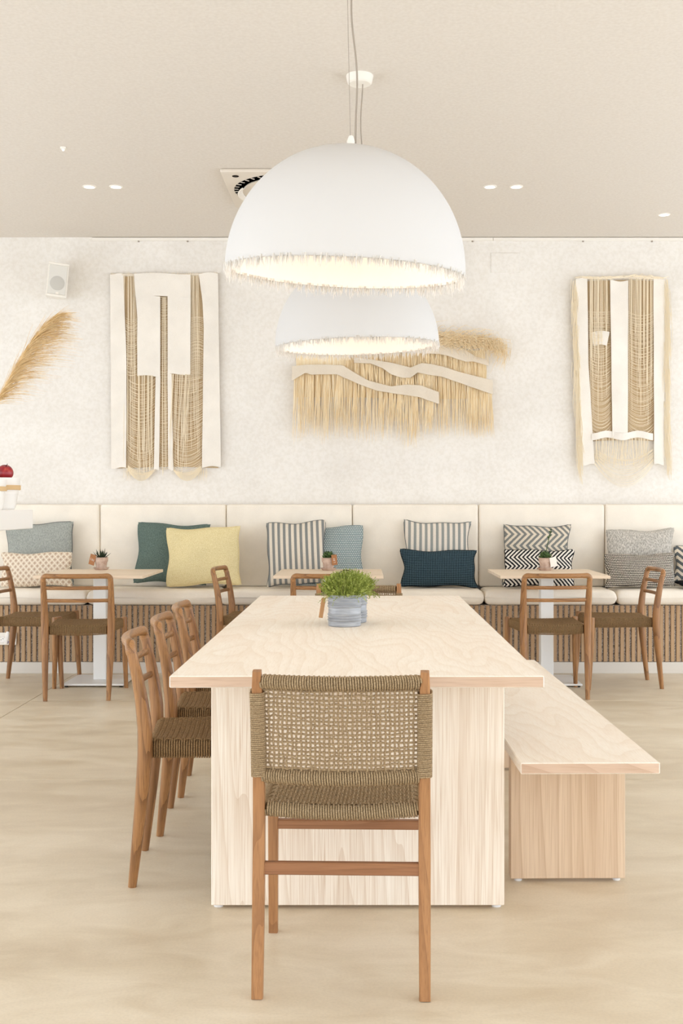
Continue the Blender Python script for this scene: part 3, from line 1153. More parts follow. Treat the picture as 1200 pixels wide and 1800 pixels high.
# ------------------------------------------------------------------ pendant lamps
def pendant(label, cx, cy, zrim, tilt, sx_can, cord_off, seed):
    lr = np.random.default_rng(seed)
    RR, HH = 0.385, 0.396
    t = thing('pendant_lamp', label, 'pendant lamp', (cx, cy, ZC), (0, 0, 0), 'fringed dome pendants over the communal table')
    # ceiling rose
    rose = MB().lathe([(0.001, -0.040), (0.050, -0.040), (0.058, -0.034), (0.063, -0.010), (0.064, 0.0)], 40, (sx_can, 0, 0)).build('ceiling_rose', 'white_plastic', t)
    MB().lathe([(0.001, -0.004), (0.004, -0.004), (0.004, 0.004)], 10, (0, 0, 0)).build('screw', 'dark', rose, (sx_can - 0.012, -0.0585, -0.022), (PI / 2, 0, 0))
    zr = zrim - ZC
    M = Matrix.Translation((0, 0, zr)) @ Matrix.Rotation(tilt[1], 4, 'Y') @ Matrix.Rotation(tilt[0], 4, 'X')
    apex = M @ Vector((0, 0, HH))
    # steel wire
    MB().tube([(sx_can - 0.012, 0, -0.036), (lerp(sx_can - 0.012, apex.x, 0.5), lerp(0, apex.y, 0.5), lerp(-0.036, apex.z, 0.5)), (apex.x, apex.y, apex.z + 0.004)], 0.0011, 5, (0, 1, 0)).build('steel_wire', 'wire', t)
    # electric cord, a little slack
    n = 26
    zz = np.linspace(-0.036, apex.z + 0.004, n)
    q = np.linspace(0, 1, n)
    xx = lerp(sx_can + 0.014, apex.x + 0.016, q) + cord_off * np.sin(q * PI * 3.2) * np.sin(q * PI)
    yy = lerp(0.0, apex.y, q) + 0.004 * np.sin(q * 9)
    MB().tube(np.stack([xx, yy, zz], 1), 0.0034, 6, (0, 1, 0)).build('electric_cord', 'wire', t)
    shade = MB()
    a = np.linspace(0, PI / 2, 26)
    outer = [(RR * math.sin(x) ** 0.97 if x > 0 else 0.0, HH * math.cos(x)) for x in a]
    inner = [((RR - 0.012) * math.sin(x), (HH - 0.012) * math.cos(x)) for x in a[::-1]]
    shade.lathe(outer + [(RR - 0.003, -0.004), (RR - 0.009, -0.004)], 72, caps=False)
    so = shade.build('shade', 'lamp_white', t, sharp=None)
    so.matrix_local = M
    MB().lathe([(RR - 0.0085, -0.0035)] + inner[1:], 72, caps=False).build('shade_lining', 'lamp_inside', so, sharp=None)
    MB().lathe([(0.012, HH - 0.002), (0.013, HH + 0.018), (0.007, HH + 0.034), (0.001, HH + 0.036)], 18).build('cable_grip', 'white_plastic', so)
    # fringe of stiff fibres round the rim
    fr = MB()
    for i in range(1200):
        b = lr.uniform(0, 2 * PI)
        rad = RR - 0.006 + lr.normal(0, 0.0035)
        L = abs(lr.normal(0.020, 0.010)) + 0.005
        d = lr.normal(0, 0.10)
        e = lr.normal(0.0, 0.10)
        p0 = np.array([rad * math.cos(b), rad * math.sin(b), 0.004])
        tang = np.array([-math.sin(b), math.cos(b), 0])
        outw = np.array([math.cos(b), math.sin(b), 0])
        p1 = p0 + np.array([0, 0, -L * 0.6]) + tang * d * L * 0.5 + outw * e * L * 0.4
        p2 = p0 + np.array([0, 0, -L]) + tang * d * L + outw * e * L
        fr.tube([p0, p1, p2], [0.0024, 0.0018, 0.0005], 3, (0.3, 0.9, 0.1), caps=False)
    fr.build('fringe', 'fringe_white', so, sharp=None, kind='stuff')
    MB().lathe([(0.0001, 0.13), (0.03, 0.14), (0.048, 0.17), (0.05, 0.20), (0.035, 0.24), (0.02, 0.27)], 24).build('bulb', 'bulb', so, sharp=None)
    MB().lathe([(0.022, 0.265), (0.024, 0.30), (0.018, HH - 0.011)], 20).build('lamp_holder', 'white_plastic', so)
    ld = bpy.data.lights.new('bulb_light', 'POINT')
    ld.energy = 0.85
    ld.color = (1.0, 0.955, 0.90)
    ld.shadow_soft_size = 0.06
    lo = bpy.data.objects.new('bulb_light', ld)
    COL.objects.link(lo)
    lo.parent = so
    lo.location = (0, 0, 0.085)
    return t


pendant('large front white dome pendant with ragged fringe, nearest to the viewer', -0.0576, 3.656, 1.946, (0.070, 0.045), 0.012, 0.010, 11)
pendant('rear white fringed dome pendant hanging behind the front one', -0.028, 5.36, 1.948, (0.028, -0.028), 0.012, -0.010, 12)


# ------------------------------------------------------------------ ceiling fittings
def downlight(px, py, label, dia=0.086):
    D = F * (ZC - EYE) / (VY - py)
    x = (px - VX) * D / F
    t = thing('downlight', label, 'ceiling light', (x, D, ZC), (0, 0, 0), 'small round ceiling lights')
    MB().lathe([(dia / 2 - 0.010, -0.002), (dia / 2 - 0.010, -0.005), (dia / 2, -0.003), (dia / 2 + 0.001, 0.0)], 32).build('trim_ring', 'white_plastic', t)
    MB().lathe([(0.0001, -0.003), (dia / 2 - 0.009, -0.003), (dia / 2 - 0.009, 0.0)], 32).build('lens', 'downlight', t)


downlight(157, 328, 'left round downlight of the pair at the left ceiling')
downlight(204, 328, 'right round downlight of the pair at the left ceiling')
downlight(861, 328, 'left round downlight of the pair at the right ceiling')
downlight(907, 328, 'right round downlight of the pair at the right ceiling')
downlight(1167, 377, 'single round downlight at the far right near the wall')
D = F * (ZC - EYE) / (VY - 259)
sp = thing('sprinkler', 'tiny white sprinkler head alone on the left ceiling', 'sprinkler', ((111 - VX) * D / F, D, ZC))
MB().lathe([(0.010, -0.012), (0.016, -0.008), (0.018, 0)], 18).build('rosette', 'white_plastic', sp)
MB().lathe([(0.001, -0.020), (0.006, -0.018), (0.006, -0.010)], 12).build('nozzle', 'downlight', sp)


def ac_cassette():
    w = 0.86
    t = thing('ceiling_cassette', 'square cream ceiling air conditioner half hidden behind the front pendant', 'air conditioner', (-0.430, 7.24, ZC))
    p = MB()
    p.box(0, 0, -0.0125, w, 0.82, 0.025, 0.010, 2)
    p.build('panel', 'ac_white', t)
    # round outlet: dark ring slot, toothed edge, centre disc
    k = 64
    ring = MB().lathe([(0.330, -0.0262), (0.388, -0.0262)], k)
    ring.build('air_slot', 'dark', t)
    MB().lathe([(0.330, -0.026), (0.336, -0.034), (0.320, -0.036), (0.0001, -0.037)], k).build('centre_grille', 'ac_white', t)
    rm = MB()
    for i in range(44):
        a = i / 44 * 2 * PI
        rot = Matrix.Rotation(a, 4, 'Z')
        rm.box(0.374 * math.cos(a), 0.374 * math.sin(a), -0.028, 0.026, 0.007, 0.004, rot=rot)
    rm.build('guide_teeth', 'ac_white', t, kind='stuff')
    for q in range(4):
        a = q * PI / 2 + PI
        rot = Matrix.Rotation(a, 4, 'Z')
        G = []
        for i in range(5):
            rowp = []
            for j in range(9):
                b = a + (j / 8 - 0.5) * 1.0
                rad = 0.335 + 0.030 * i / 4
                rowp.append((rad * math.cos(b), rad * math.sin(b), -0.037 - 0.020 * math.sin(i / 4 * 2.2)))
            G.append(rowp)
        MB().sheet(G, 0.003).build('flap', 'white_plastic', t)
    s = MB().lathe([(0.0001, -0.0275), (0.020, -0.0275), (0.021, -0.024)], 24, (-0.345, -0.330, 0))
    s.build('sensor', 'dark', t)


ac_cassette()


# ------------------------------------------------------------------ loudspeaker on the wall
def speaker():
    x0, z0 = pxy(100, 494, 8.47)
    t = thing('wall_speaker', 'small white loudspeaker mounted high on the wall at the left', 'speaker', (x0, 8.47, z0), (R(4), R(5), R(19)))
    hh = 0.125
    bm = MB()
    sec = [(-0.074, -0.075), (0.074, -0.075), (0.052, 0.075), (-0.052, 0.075)]
    V = [(x, y, -hh) for x, y in sec] + [(x, y, hh) for x, y in sec]
    bm.add(V, [(0, 3, 2, 1), (4, 5, 6, 7), (0, 1, 5, 4), (1, 2, 6, 5), (2, 3, 7, 6), (3, 0, 4, 7)])
    bm.build('cabinet', 'white_plastic', t)
    MB().box(0, -0.078, 0.0, 0.128, 0.006, 0.215, 0.003).build('grille', 'grey_grille', t)
    MB().lathe([(0.0001, 0.004), (0.035, 0.003), (0.052, 0.001), (0.054, 0.0)], 28).build('cone', 'cone_grey', t, (0.0, -0.0805, -0.025), (PI / 2, 0, 0))
    MB().box(0, -0.079, 0.116, 0.150, 0.012, 0.018, 0.003).build('top_bar', 'white_plastic', t)
    MB().box(0, -0.079, -0.116, 0.150, 0.012, 0.018, 0.003).build('bottom_bar', 'white_plastic', t)
    MB().box(0.004, -0.083, -0.098, 0.022, 0.004, 0.016, 0.002).build('badge', 'white_plastic', t)
    MB().box(0.012, 0.095, 0, 0.04, 0.06, 0.06, 0.004).build('bracket', 'white_plastic', t)


speaker()


# ------------------------------------------------------------------ textile wall hangings
WS = F / Y1


def wpt(px, py, off):
    """a point on the back wall seen at a pixel, off metres in front of it"""
    return ((px - VX) / WS, Y1 - off, EYE - (py - VY) / WS)


def cloth(mb, left, right, y0, y1, off, n=26, m=8, th=0.004, seed=0, fold=0.006):
    """left/right: px column as function of py (list of (py, px))"""
    ly, lx = zip(*left)
    ry, rx = zip(*right)
    G = []
    for i in range(n):
        py = lerp(y0, y1, i / (n - 1))
        a, b = np.interp(py, ly, lx), np.interp(py, ry, rx)
        row = []
        for j in range(m):
            u = j / (m - 1)
            o = off + fold * math.sin(3.1 * u * (b - a) / 30 + seed + 0.02 * py) * math.cos(0.03 * py + seed * 2)
            row.append(wpt(lerp(a, b, u), py + 1.5 * math.sin(u * 5 + seed) * (i == 0 or i == n - 1), o))
        G.append(row)
    mb.sheet(G, th)
    return mb


def sag(mb, xa, ya, xb, yb, drop, off, r=0.0017, n=8, bulge=0.012):
    P = []
    for i in range(n):
        u = i / (n - 1)
        k = 4 * u * (1 - u)
        P.append(wpt(lerp(xa, xb, u), lerp(ya, yb, u) + drop * k, off + bulge * k))
    mb.tube(P, r, 3, (0, 1, 0.2), caps=False)


def drop_thread(mb, px, y0, y1, off, r=0.0017, n=7, wob=0.8, lean=0.0, rg=random):
    p1, p2 = rg.uniform(0, 6), rg.uniform(0.5, 1.5)
    P = []
    for i in range(n):
        u = i / (n - 1)
        P.append(wpt(px + wob * math.sin(p1 + p2 * 3 * u) * u + lean * u, lerp(y0, y1, u), off + 0.004 * math.sin(p1 * 2 + 3 * u)))
    mb.tube(P, r, 3, (0, 1, 0.2), caps=False)


def hanging_left():
    rg = random.Random(21)
    t = thing('wall_hanging', 'tall white canvas wall hanging with pulled threads at the left', 'wall hanging', wpt(292, 660, 0.0), (0, 0, 0), 'textile wall hangings')
    base = Vector(t.location)

    def put(m, name, mat, **k):
        o = m.build(name, mat, t, **k)
        o.location = -base
        return o
    m = MB()
    cloth(m, [(483, 195), (824, 197)], [(483, 218), (560, 221), (640, 224), (824, 223)], 483, 823, 0.030, seed=1)
    put(m, 'canvas_strip', 'canvas')
    m = MB()
    cloth(m, [(483, 350), (530, 357), (575, 359), (822, 356)], [(483, 384), (822, 389)], 482, 821, 0.034, seed=2)
    put(m, 'canvas_strip', 'canvas')
    m = MB()
    cloth(m, [(483, 237), (523, 240)], [(483, 336), (523, 336)], 483, 523, 0.037, n=10, m=20, seed=3, fold=0.002)
    cloth(m, [(521, 240), (560, 243), (663, 243)], [(521, 283), (663, 283)], 521, 662, 0.036, n=26, seed=3, fold=0.002)
    cloth(m, [(660, 275), (825, 272)], [(660, 283.2), (825, 281)], 660, 826, 0.036, m=4, seed=3)
    put(m, 'canvas_panel', 'canvas')
    m = MB()
    cloth(m, [(521, 296), (660, 296)], [(521, 336), (660, 336)], 521, 659, 0.036, n=26, seed=4, fold=0.002)
    cloth(m, [(657, 296), (825, 297)], [(657, 303), (825, 306)], 657, 826, 0.036, m=4, seed=4)
    put(m, 'canvas_panel', 'canvas')
    m = MB()
    m.tube([wpt(196, 484, 0.022), wpt(292, 485, 0.022), wpt(383, 483, 0.022)], 0.010, 8, (0, 1, 0))
    put(m, 'hanging_rod', 'linen_band')
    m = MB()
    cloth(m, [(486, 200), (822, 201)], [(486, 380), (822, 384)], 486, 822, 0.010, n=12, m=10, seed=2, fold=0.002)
    put(m, 'back_sheet', 'gap_shade_tan')  # added sheet, its tan makes the gaps between threads look shaded
    # weft threads left open, sagging
    m = MB()
    y = 560
    while y < 662:
        sag(m, 222, y + rg.uniform(-1, 1), 243, y + rg.uniform(-1, 1), rg.uniform(2, 6), 0.026, n=5)
        sag(m, 336, y + rg.uniform(-1, 1), 358, y + rg.uniform(-1, 1), rg.uniform(-4, -1), 0.026, n=5)
        y += 3.0
    y = 524
    while y < 826:
        sag(m, 282, y, 297, y + rg.uniform(-2, 2), rg.uniform(1, 3), 0.026, n=4)
        y += 3.2
    y = 664
    while y < 824:
        k = (y - 664) / 160
        sag(m, 223, y, 275, y + rg.uniform(-2, 2) + 2, lerp(12, 14, k) + rg.uniform(-2, 3), 0.024, n=9)
        sag(m, 302, y, 357, y + rg.uniform(-2, 2) - 4, lerp(4, 14, k) + rg.uniform(-2, 3), 0.024, n=9)
        y += 2.9
    for i in range(14):
        sag(m, 226, 818 + i * 0.6, 274, 824, 10 + i * 0.8, 0.026, n=9)
        sag(m, 304, 824, 355, 818 + i * 0.6, 10 + i * 0.8, 0.026, n=9)
    put(m, 'open_weft', 'thread', kind='stuff')
    m = MB()
    for i in range(15):
        x = rg.uniform(219, 238)
        drop_thread(m, x, 486, rg.uniform(640, 826), 0.030, lean=rg.uniform(-2, 6), rg=rg)
        x = rg.uniform(336, 351)
        drop_thread(m, x, 486, rg.uniform(640, 800), 0.034, lean=rg.uniform(-2, 6), rg=rg)
    for i in range(7):
        drop_thread(m, rg.uniform(286, 293), 524, rg.uniform(800, 838), 0.036, lean=rg.uniform(-2, 2), rg=rg)
    for i in range(34):
        g = rg.choice((246, 254, 262, 269)) + rg.gauss(0, 1.6)
        drop_thread(m, g, 661, rg.uniform(790, 836), 0.040, lean=rg.uniform(-3, 2), rg=rg)
        g = rg.choice((306, 312, 320, 327, 333)) + rg.gauss(0, 1.6)
        drop_thread(m, g, 659, rg.uniform(760, 836), 0.040, lean=rg.uniform(-10, 0), rg=rg)
    for i in range(40):
        drop_thread(m, rg.choice((rg.uniform(218, 232), rg.uniform(350, 366))), rg.uniform(822, 828), rg.uniform(832, 846), 0.03, n=4, r=0.0009, rg=rg)
    for i in range(60):
        x = rg.uniform(196, 384)
        P = [wpt(x, 484, 0.03), wpt(x + rg.uniform(-2, 2), 482 - rg.uniform(0, 3), 0.034)]
        m.tube(P, 0.001, 3, (0, 1, 0), caps=False)
    put(m, 'loose_warp', 'thread', kind='stuff')


hanging_left()


def hanging_right():
    rg = random.Random(22)
    t = thing('wall_hanging', 'narrow cream wall hanging with frayed sides and looped threads at the right', 'wall hanging', wpt(1088, 650, 0.0), (0, 0, 0), 'textile wall hangings')
    base = Vector(t.location)

    def put(m, name, mat, **k):
        o = m.build(name, mat, t, **k)
        o.location = -base
        return o
    for left, right, y0, y1, sd in (
            ([(490, 1010), (700, 1015), (817, 1023)], [(490, 1030), (640, 1032), (817, 1043)], 491, 817, 1),
            ([(494, 1070), (768, 1074)], [(494, 1102), (768, 1101)], 495, 769, 5),
            ([(492, 1146), (817, 1147)], [(492, 1166), (817, 1164)], 492, 817, 3)):
        m = MB()
        cloth(m, left, right, y0, y1, 0.036, seed=sd)
        put(m, 'canvas_strip', 'canvas')
    m = MB()
    G = []
    for i in range(6):
        row = []
        for j in range(22):
            u = j / 21
            row.append(wpt(lerp(1038, 1145, u), 760 + i * 2.4 + 2.5 * math.cos(u * 12.5), 0.040 + 0.008 * math.sin(u * 16)))
        G.append(row)
    m.sheet(G, 0.004)
    put(m, 'cross_band', 'canvas')
    m = MB()
    cloth(m, [(585, 1036), (610, 1042)], [(585, 1069), (610, 1064)], 584, 608, 0.034, n=8, m=6, seed=2)
    put(m, 'loose_patch', 'canvas')
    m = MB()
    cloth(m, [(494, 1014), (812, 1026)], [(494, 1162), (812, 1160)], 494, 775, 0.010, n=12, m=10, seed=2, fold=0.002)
    put(m, 'back_sheet', 'gap_shade_tan')  # added sheet, shade behind the threads put into its colour
    m = MB()
    m.tube([wpt(1012, 491, 0.03), wpt(1090, 489, 0.03), wpt(1164, 491, 0.03)], 0.010, 8, (0, 1, 0))
    put(m, 'hanging_rod', 'linen_band')
    m = MB()
    for a, b in ((1031, 1072), (1102, 1147)):
        y = 548
        while y < 762:
            k = (y - 548) / 214
            if a == 1102 or y > 604:
                sag(m, a + k * (5 if a == 1031 else 0), y, b, y + rg.uniform(-2, 2), rg.uniform(4, 8) + 7 * k, 0.022, n=8)
            else:
                sag(m, a, y, b, y, rg.uniform(0, 2), 0.026, n=4)
            y += 3.1
    for i in range(26):
        sag(m, 1044 + rg.uniform(-2, 2), 790 + i, 1146, 790 + i + rg.uniform(-3, 3), 18 + i * 0.9, 0.030, n=14, r=0.0013)
    put(m, 'open_weft', 'thread', kind='stuff')
    m = MB()
    for i in range(44):
        drop_thread(m, rg.uniform(1032, 1068), 490, rg.choice((rg.uniform(560, 640), rg.uniform(640, 745))), 0.034, rg=rg)
        drop_thread(m, rg.uniform(1103, 1145), 490, rg.choice((rg.uniform(560, 660), rg.uniform(640, 755))), 0.034, rg=rg)
    for i in range(70):
        drop_thread(m, rg.uniform(1045, 1142), 770, rg.uniform(800, 822), 0.036, wob=3, rg=rg)
    put(m, 'loose_warp', 'thread', kind='stuff')
    # frayed cord edges: combed fibres down both sides and over the top
    for side, (xa, xb, ye) in enumerate(((1008, 1018, 866), (1168, 1170, 846))):
        m = MB()
        for i in range(360):
            y = rg.uniform(490, 800)
            k = (y - 490) / 330
            x = lerp(xa, xb, k) + rg.gauss(0, 2.6)
            L = rg.uniform(25, 70)
            d = (-1 if side == 0 else 1)
            e = min(y + L, ye - rg.uniform(0, 20))
            P = [wpt(x, y, 0.030), wpt(x + d * rg.uniform(0, 3), y + (e - y) * 0.5, 0.040 + rg.uniform(0, 0.012)), wpt(x + d * rg.uniform(-2, 4) + 3 * k, e, 0.034)]
            m.tube(P, [0.0022, 0.0018, 0.0008], 3, (0, 1, 0.2), caps=False)
        put(m, 'frayed_edge', 'thread', kind='stuff')
    m = MB()
    for i in range(60):
        x = rg.uniform(1006, 1150)
        P = [wpt(x, 490 + rg.gauss(0, 1.5), 0.036), wpt(x + 12, 488 + rg.gauss(0, 1.2) + 2.0 * math.sin(x * 0.05), 0.044), wpt(x + 24, 490 + rg.gauss(0, 1.5), 0.036)]
        m.tube(P, 0.0022, 3, (0, 1, 0.2), caps=False)
    put(m, 'top_edge_cord', 'thread', kind='stuff')


hanging_right()


def hanging_centre():
    rg = random.Random(23)
    t = thing('wall_hanging', 'wide raffia fringe wall hanging with wavy linen bands behind the pendants', 'wall hanging', wpt(690, 680, 0.0), (0, 0, 0), 'textile wall hangings')
    base = Vector(t.location)

    def put(m, name, mat, **k):
        o = m.build(name, mat, t, **k)
        o.location = -base
        return o
    bands = {
        1: ([(600, 606), (690, 604), (772, 607), (787, 609), (816, 617), (836, 629), (857, 634)],
            [(600, 622), (690, 622), (770, 624), (787, 628), (801, 633), (819, 638), (828, 637), (857, 645)], 0.050),
        2: ([(622, 630), (652, 634), (690, 640), (721, 648), (740, 640), (758, 642), (780, 647), (807, 656), (835, 663), (864, 670)],
            [(622, 640), (652, 641), (673, 650), (686, 660), (706, 666), (721, 666), (732, 657), (760, 662), (774, 664), (791, 670), (807, 675), (828, 683), (864, 695)], 0.060),
        3: ([(514, 646), (539, 643), (571, 643), (602, 644), (621, 656), (647, 671), (686, 681), (712, 678), (738, 679), (770, 691)],
            [(514, 672), (538, 657), (547, 661), (593, 660), (602, 665), (630, 677), (662, 689), (695, 694), (736, 700), (758, 708), (770, 712)], 0.070)}
    for b, (top, bot, off) in bands.items():
        tx, ty = zip(*top)
        bx, by = zip(*bot)
        x0, x1 = top[0][0], top[-1][0]
        G = []
        for i in range(6):
            row = []
            for j in range(60):
                px = lerp(x0, x1, j / 59)
                v = i / 5
                row.append(wpt(px, lerp(np.interp(px, tx, ty), np.interp(px, bx, by), v), off + 0.018 * v + 0.006 * math.sin(px * 0.12 + b) * v))
            G.append(row)
        m = MB()
        m.sheet(G, 0.004)
        put(m, 'linen_band', 'linen_band')
        # fringe under this band
        m = MB()
        num = {1: 300, 2: 460, 3: 480}[b]
        clumps = [rg.uniform(x0 + 3, x1 - 3) for _ in range(int((x1 - x0) / 4.2))]
        for i in range(num):
            px = rg.uniform(x0 + 3, x1 - 3) if rg.random() < 0.35 else min(max(rg.choice(clumps) + rg.gauss(0, 1.0), x0 + 2), x1 - 2)
            ys_ = np.interp(px, tx, ty) + 3
            if b == 1:
                ye = ys_ + rg.uniform(34, 46)
            elif b == 2:
                ye = rg.uniform(735, 772) if px > 768 else ys_ + rg.uniform(40, 60)
            else:
                ye = rg.uniform(726, 780) + 14 * math.exp(-((px - 725) / 14) ** 2) * rg.random() + 6 * math.sin(px * 0.09)
                if 742 < px:
                    ye = rg.uniform(735, 766)
            P, n = [], 7
            w1, w2 = rg.uniform(0, 6.3), rg.uniform(-1, 1)
            lean = rg.gauss(-1 if b == 3 else 1, 3)
            for q in range(n):
                u = q / (n - 1)
                P.append(wpt(px + lean * u + 1.4 * math.sin(w1 + 4 * u) * u, lerp(ys_, ye, u), off - 0.014 + rg.uniform(-0.004, 0.004) + 0.012 * math.sin(u * 3) + w2 * 0.006 * u))
            m.tube(P, [0.0030, 0.0028, 0.0026, 0.0023, 0.002, 0.0016, 0.0007], 3, (0, 1, 0.2), caps=False)
        put(m, 'raffia_fringe', 'raffia', kind='stuff')
    # backing cloth carrying bands and fringe
    m = MB()
    cloth(m, [(615, 520), (700, 522)], [(615, 850), (650, 855), (700, 852)], 616, 700, 0.016, n=10, m=12, seed=4)
    put(m, 'back_sheet', 'raffia')
    # combed tuft over the top
    m = MB()
    for i in range(620):
        px = rg.uniform(700, 872)
        py = rg.gauss(604, 6) + max(0, (px - 840)) * 0.35
        k = (px - 700) / 172
        L = rg.uniform(22, 52) * (0.7 + 0.5 * k)
        a = lerp(-0.25, 0.55, k ** 2) + rg.gauss(0, 0.28)
        a2 = a + 0.5 + 0.9 * k ** 2 + rg.gauss(0, 0.2)
        p0 = (px, py)
        p1 = (px + L * 0.5 * math.cos(a), py + L * 0.5 * math.sin(a) - 6)
        p2 = (p1[0] + L * 0.5 * math.cos(a2), p1[1] + L * 0.5 * math.sin(a2))
        if p2[0] > 894:
            p2 = (894 - rg.uniform(0, 6), p2[1] + 6)
        o = 0.05 + rg.uniform(0, 0.04)
        m.tube([wpt(*p0, 0.045), wpt((p0[0] + p1[0]) / 2, (p0[1] + p1[1]) / 2 - 2, o), wpt(*p1, o + 0.015), wpt(*p2, o)], [0.0026, 0.0024, 0.0018, 0.0006], 3, (0, 1, 0.2), caps=False)
    put(m, 'raffia_tuft', 'raffia', kind='stuff')


hanging_centre()


# ------------------------------------------------------------------ tall bar table at the left with vases
def bar_table():
    t = thing('bar_table', 'white bar-height counter slab reaching in at the left frame edge', 'counter', (-2.34, 5.20, 0), (0, 0, 0))
    MB().box(0, 0, 1.130, 1.49, 0.60, 0.090, 0.003).build('countertop', 'ceramic', t)
    for sx in (-0.66, 0.30):
        MB().box(sx, 0, 0.5425, 0.06, 0.44, 1.085, 0.003).build('panel_leg', 'ceramic', t)


bar_table()
BT = 1.175


def banded_pot(label, x, y, r0, r1, h, mat):
    t = thing('banded_pot', label, 'pot', (x, y, BT), (0, 0, 0), 'white pots on the counter')
    MB().lathe([(0.0001, 0.001), (r0 * 0.86, 0.0), (r0, 0.012), (r1, h * 0.76), (r1, h * 0.78), (r1 + 0.002, h * 0.80), (r1 + 0.003, h), (r1 - 0.003, h), (r1 - 0.006, h * 0.5), (0.0001, h * 0.45)], 40).build('body', mat, t)
    MB().lathe([(r1 + 0.0035, h * 0.62), (r1 + 0.0055, h * 0.63), (r1 + 0.0058, h * 0.76), (r1 + 0.0035, h * 0.77)], 40).build('band', 'band_tan', t)
    return t


banded_pot('white pot with a tan band holding red apples at the left edge', -1.721, 5.40, 0.070, 0.088, 0.152, 'ceramic')
banded_pot('white pot with tan band in front of the apple pot, cut by the frame edge', -1.712, 5.215, 0.060, 0.072, 0.140, 'ceramic')


def apple(label, x, y, z, rot):
    prof = []
    for i in range(17):
        a = i / 16 * PI
        r = 0.039 * math.sin(a) * (1 + 0.10 * math.cos(a))
        z_ = -0.036 * math.cos(a)
        if i > 13:
            z_ -= 0.010 * ((i - 13) / 3) ** 2
        prof.append((max(r, 0.0001), z_))
    t = thing('apple', label, 'apple', (x, y, z), rot, 'red apples in the pot')
    MB().lathe(prof, 28).build('flesh', 'apple', t, sharp=None)
    MB().tube([(0, 0, 0.024), (0.002, 0, 0.034), (0.005, 0, 0.044)], 0.0014, 6, (0, 1, 0)).build('stem', 'dark', t)


xa, za = pxy(9, 830, 5.38)
apple('red speckled apple on top of the pot, the visible right one', xa, 5.38, za, (0.3, 0.25, 0))
xa, za = pxy(-23, 826, 5.41)
apple('red apple mostly cut off by the left frame edge', xa, 5.42, za, (0.2, -0.2, 0.7))


def pampas():
    rg = random.Random(5)
    base = (-1.92, 5.30, BT)
    v = thing('vase', 'white vase on the counter just outside the left frame edge', 'vase', base)
    MB().lathe([(0.0001, 0.0), (0.05, 0.0), (0.065, 0.03), (0.06, 0.14), (0.03, 0.22), (0.032, 0.25), (0.026, 0.25), (0.02, 0.21), (0.0001, 0.2)], 32).build('body', 'ceramic', v)
    t = thing('pampas_grass', 'dried golden pampas grass plume leaning in from the left edge', 'dried plant', (base[0], base[1], base[2] + 0.02))
    D = 5.25

    def w(px, py, dy=0.0):
        x, z = pxy(px, py, D)
        return np.array([x - base[0], D + dy - base[1], z - base[2] - 0.02])
    P0 = np.array([0, 0, 0.19])
    ctrl = [np.array([0, 0, 0.0]), P0, w(-12, 712), w(0, 694), w(22, 655), w(48, 610), w(74, 576), w(92, 560)]
    ctrl = np.array(ctrl)
    d = np.r_[0, np.cumsum(np.linalg.norm(np.diff(ctrl, axis=0), axis=1))]
    sd = np.linspace(0, d[-1], 30)
    S = np.stack([np.interp(sd, d, ctrl[:, q]) for q in range(3)], 1)
    MB().tube(S, np.linspace(0.0045, 0.0012, 30), 6, (0, 1, 0)).build('stem', 'pampas', t)
    m = MB()
    d0 = d[2] * 0.97
    for i in range(1150):
        q = rg.random() ** 0.85
        s_ = lerp(d0, d[-1], q)
        p = np.array([np.interp(s_, d, ctrl[:, c]) for c in range(3)])
        p2 = np.array([np.interp(min(s_ + 0.02, d[-1]), d, ctrl[:, c]) for c in range(3)])
        tn = p2 - p
        tn = tn / (np.linalg.norm(tn) + 1e-9) if np.linalg.norm(tn) > 1e-6 else np.array([0.6, 0, 0.8])
        L = lerp(0.10, 0.19, math.sin(min(1, q * 1.15) * PI) ** 0.7) * rg.uniform(0.5, 1.15)
        side = np.array([1.0, 0, -0.50]) * rg.uniform(0.0, 1.25) + np.array([0, rg.gauss(0, 0.20), 0]) + np.array([-0.3, 0, 0.2]) * (rg.random() < 0.2)
        v0 = tn + side * 0.35
        v0 /= np.linalg.norm(v0)
        pts = []
        for k in range(5):
            u = k / 4
            pts.append(p + v0 * L * u + side * L * 0.42 * u * u + np.array([0.1, 0, -0.35]) * L * 0.5 * u ** 3)
        m.tube(pts, [0.0010, 0.0009, 0.0008, 0.0006, 0.0003], 3, (0.1, 1, 0.1), caps=False)
    m.build('plume', 'pampas', t, sharp=None, kind='stuff')


pampas()


# ------------------------------------------------------------------ socket on the slatted front
def socket():
    x, z = pxy(3, 1123, 8.07)
    t = thing('wall_socket', 'white double wall socket on the slats behind the left chair', 'socket', (x, 8.084, z))
    MB().box(0, -0.006, 0, 0.205, 0.012, 0.088, 0.003).build('plate', 'white_plastic', t)
    for sx in (-0.055, 0.002):
        r = MB().lathe([(0.0225, 0.0), (0.0235, 0.002), (0.0215, 0.003), (0.0190, 0.001), (0.0001, 0.0008)], 28)
        ro = r.build('outlet', 'ceramic', t, (sx, -0.0125, -0.004), (PI / 2, 0, 0))
        for dx in (-0.007, 0.007):
            MB().lathe([(0.0001, 0.0016), (0.0025, 0.0016), (0.0025, 0.0)], 10).build('pin_hole', 'dark', ro, (dx, 0.001 + dx * 0.6, 0.0006))
    MB().box(0.038, -0.018, 0.008, 0.022, 0.014, 0.09, 0.005, 2, rot=Matrix.Rotation(R(10), 4, 'Y')).build('night_light', 'ceramic', t)
    MB().box(0.036, -0.0135, -0.022, 0.022, 0.003, 0.020, 0.001, rot=Matrix.Rotation(R(35), 4, 'Y')).build('sticker', 'doodle_purple', t)


socket()


# ------------------------------------------------------------------ small potted succulents
CT = 0.742


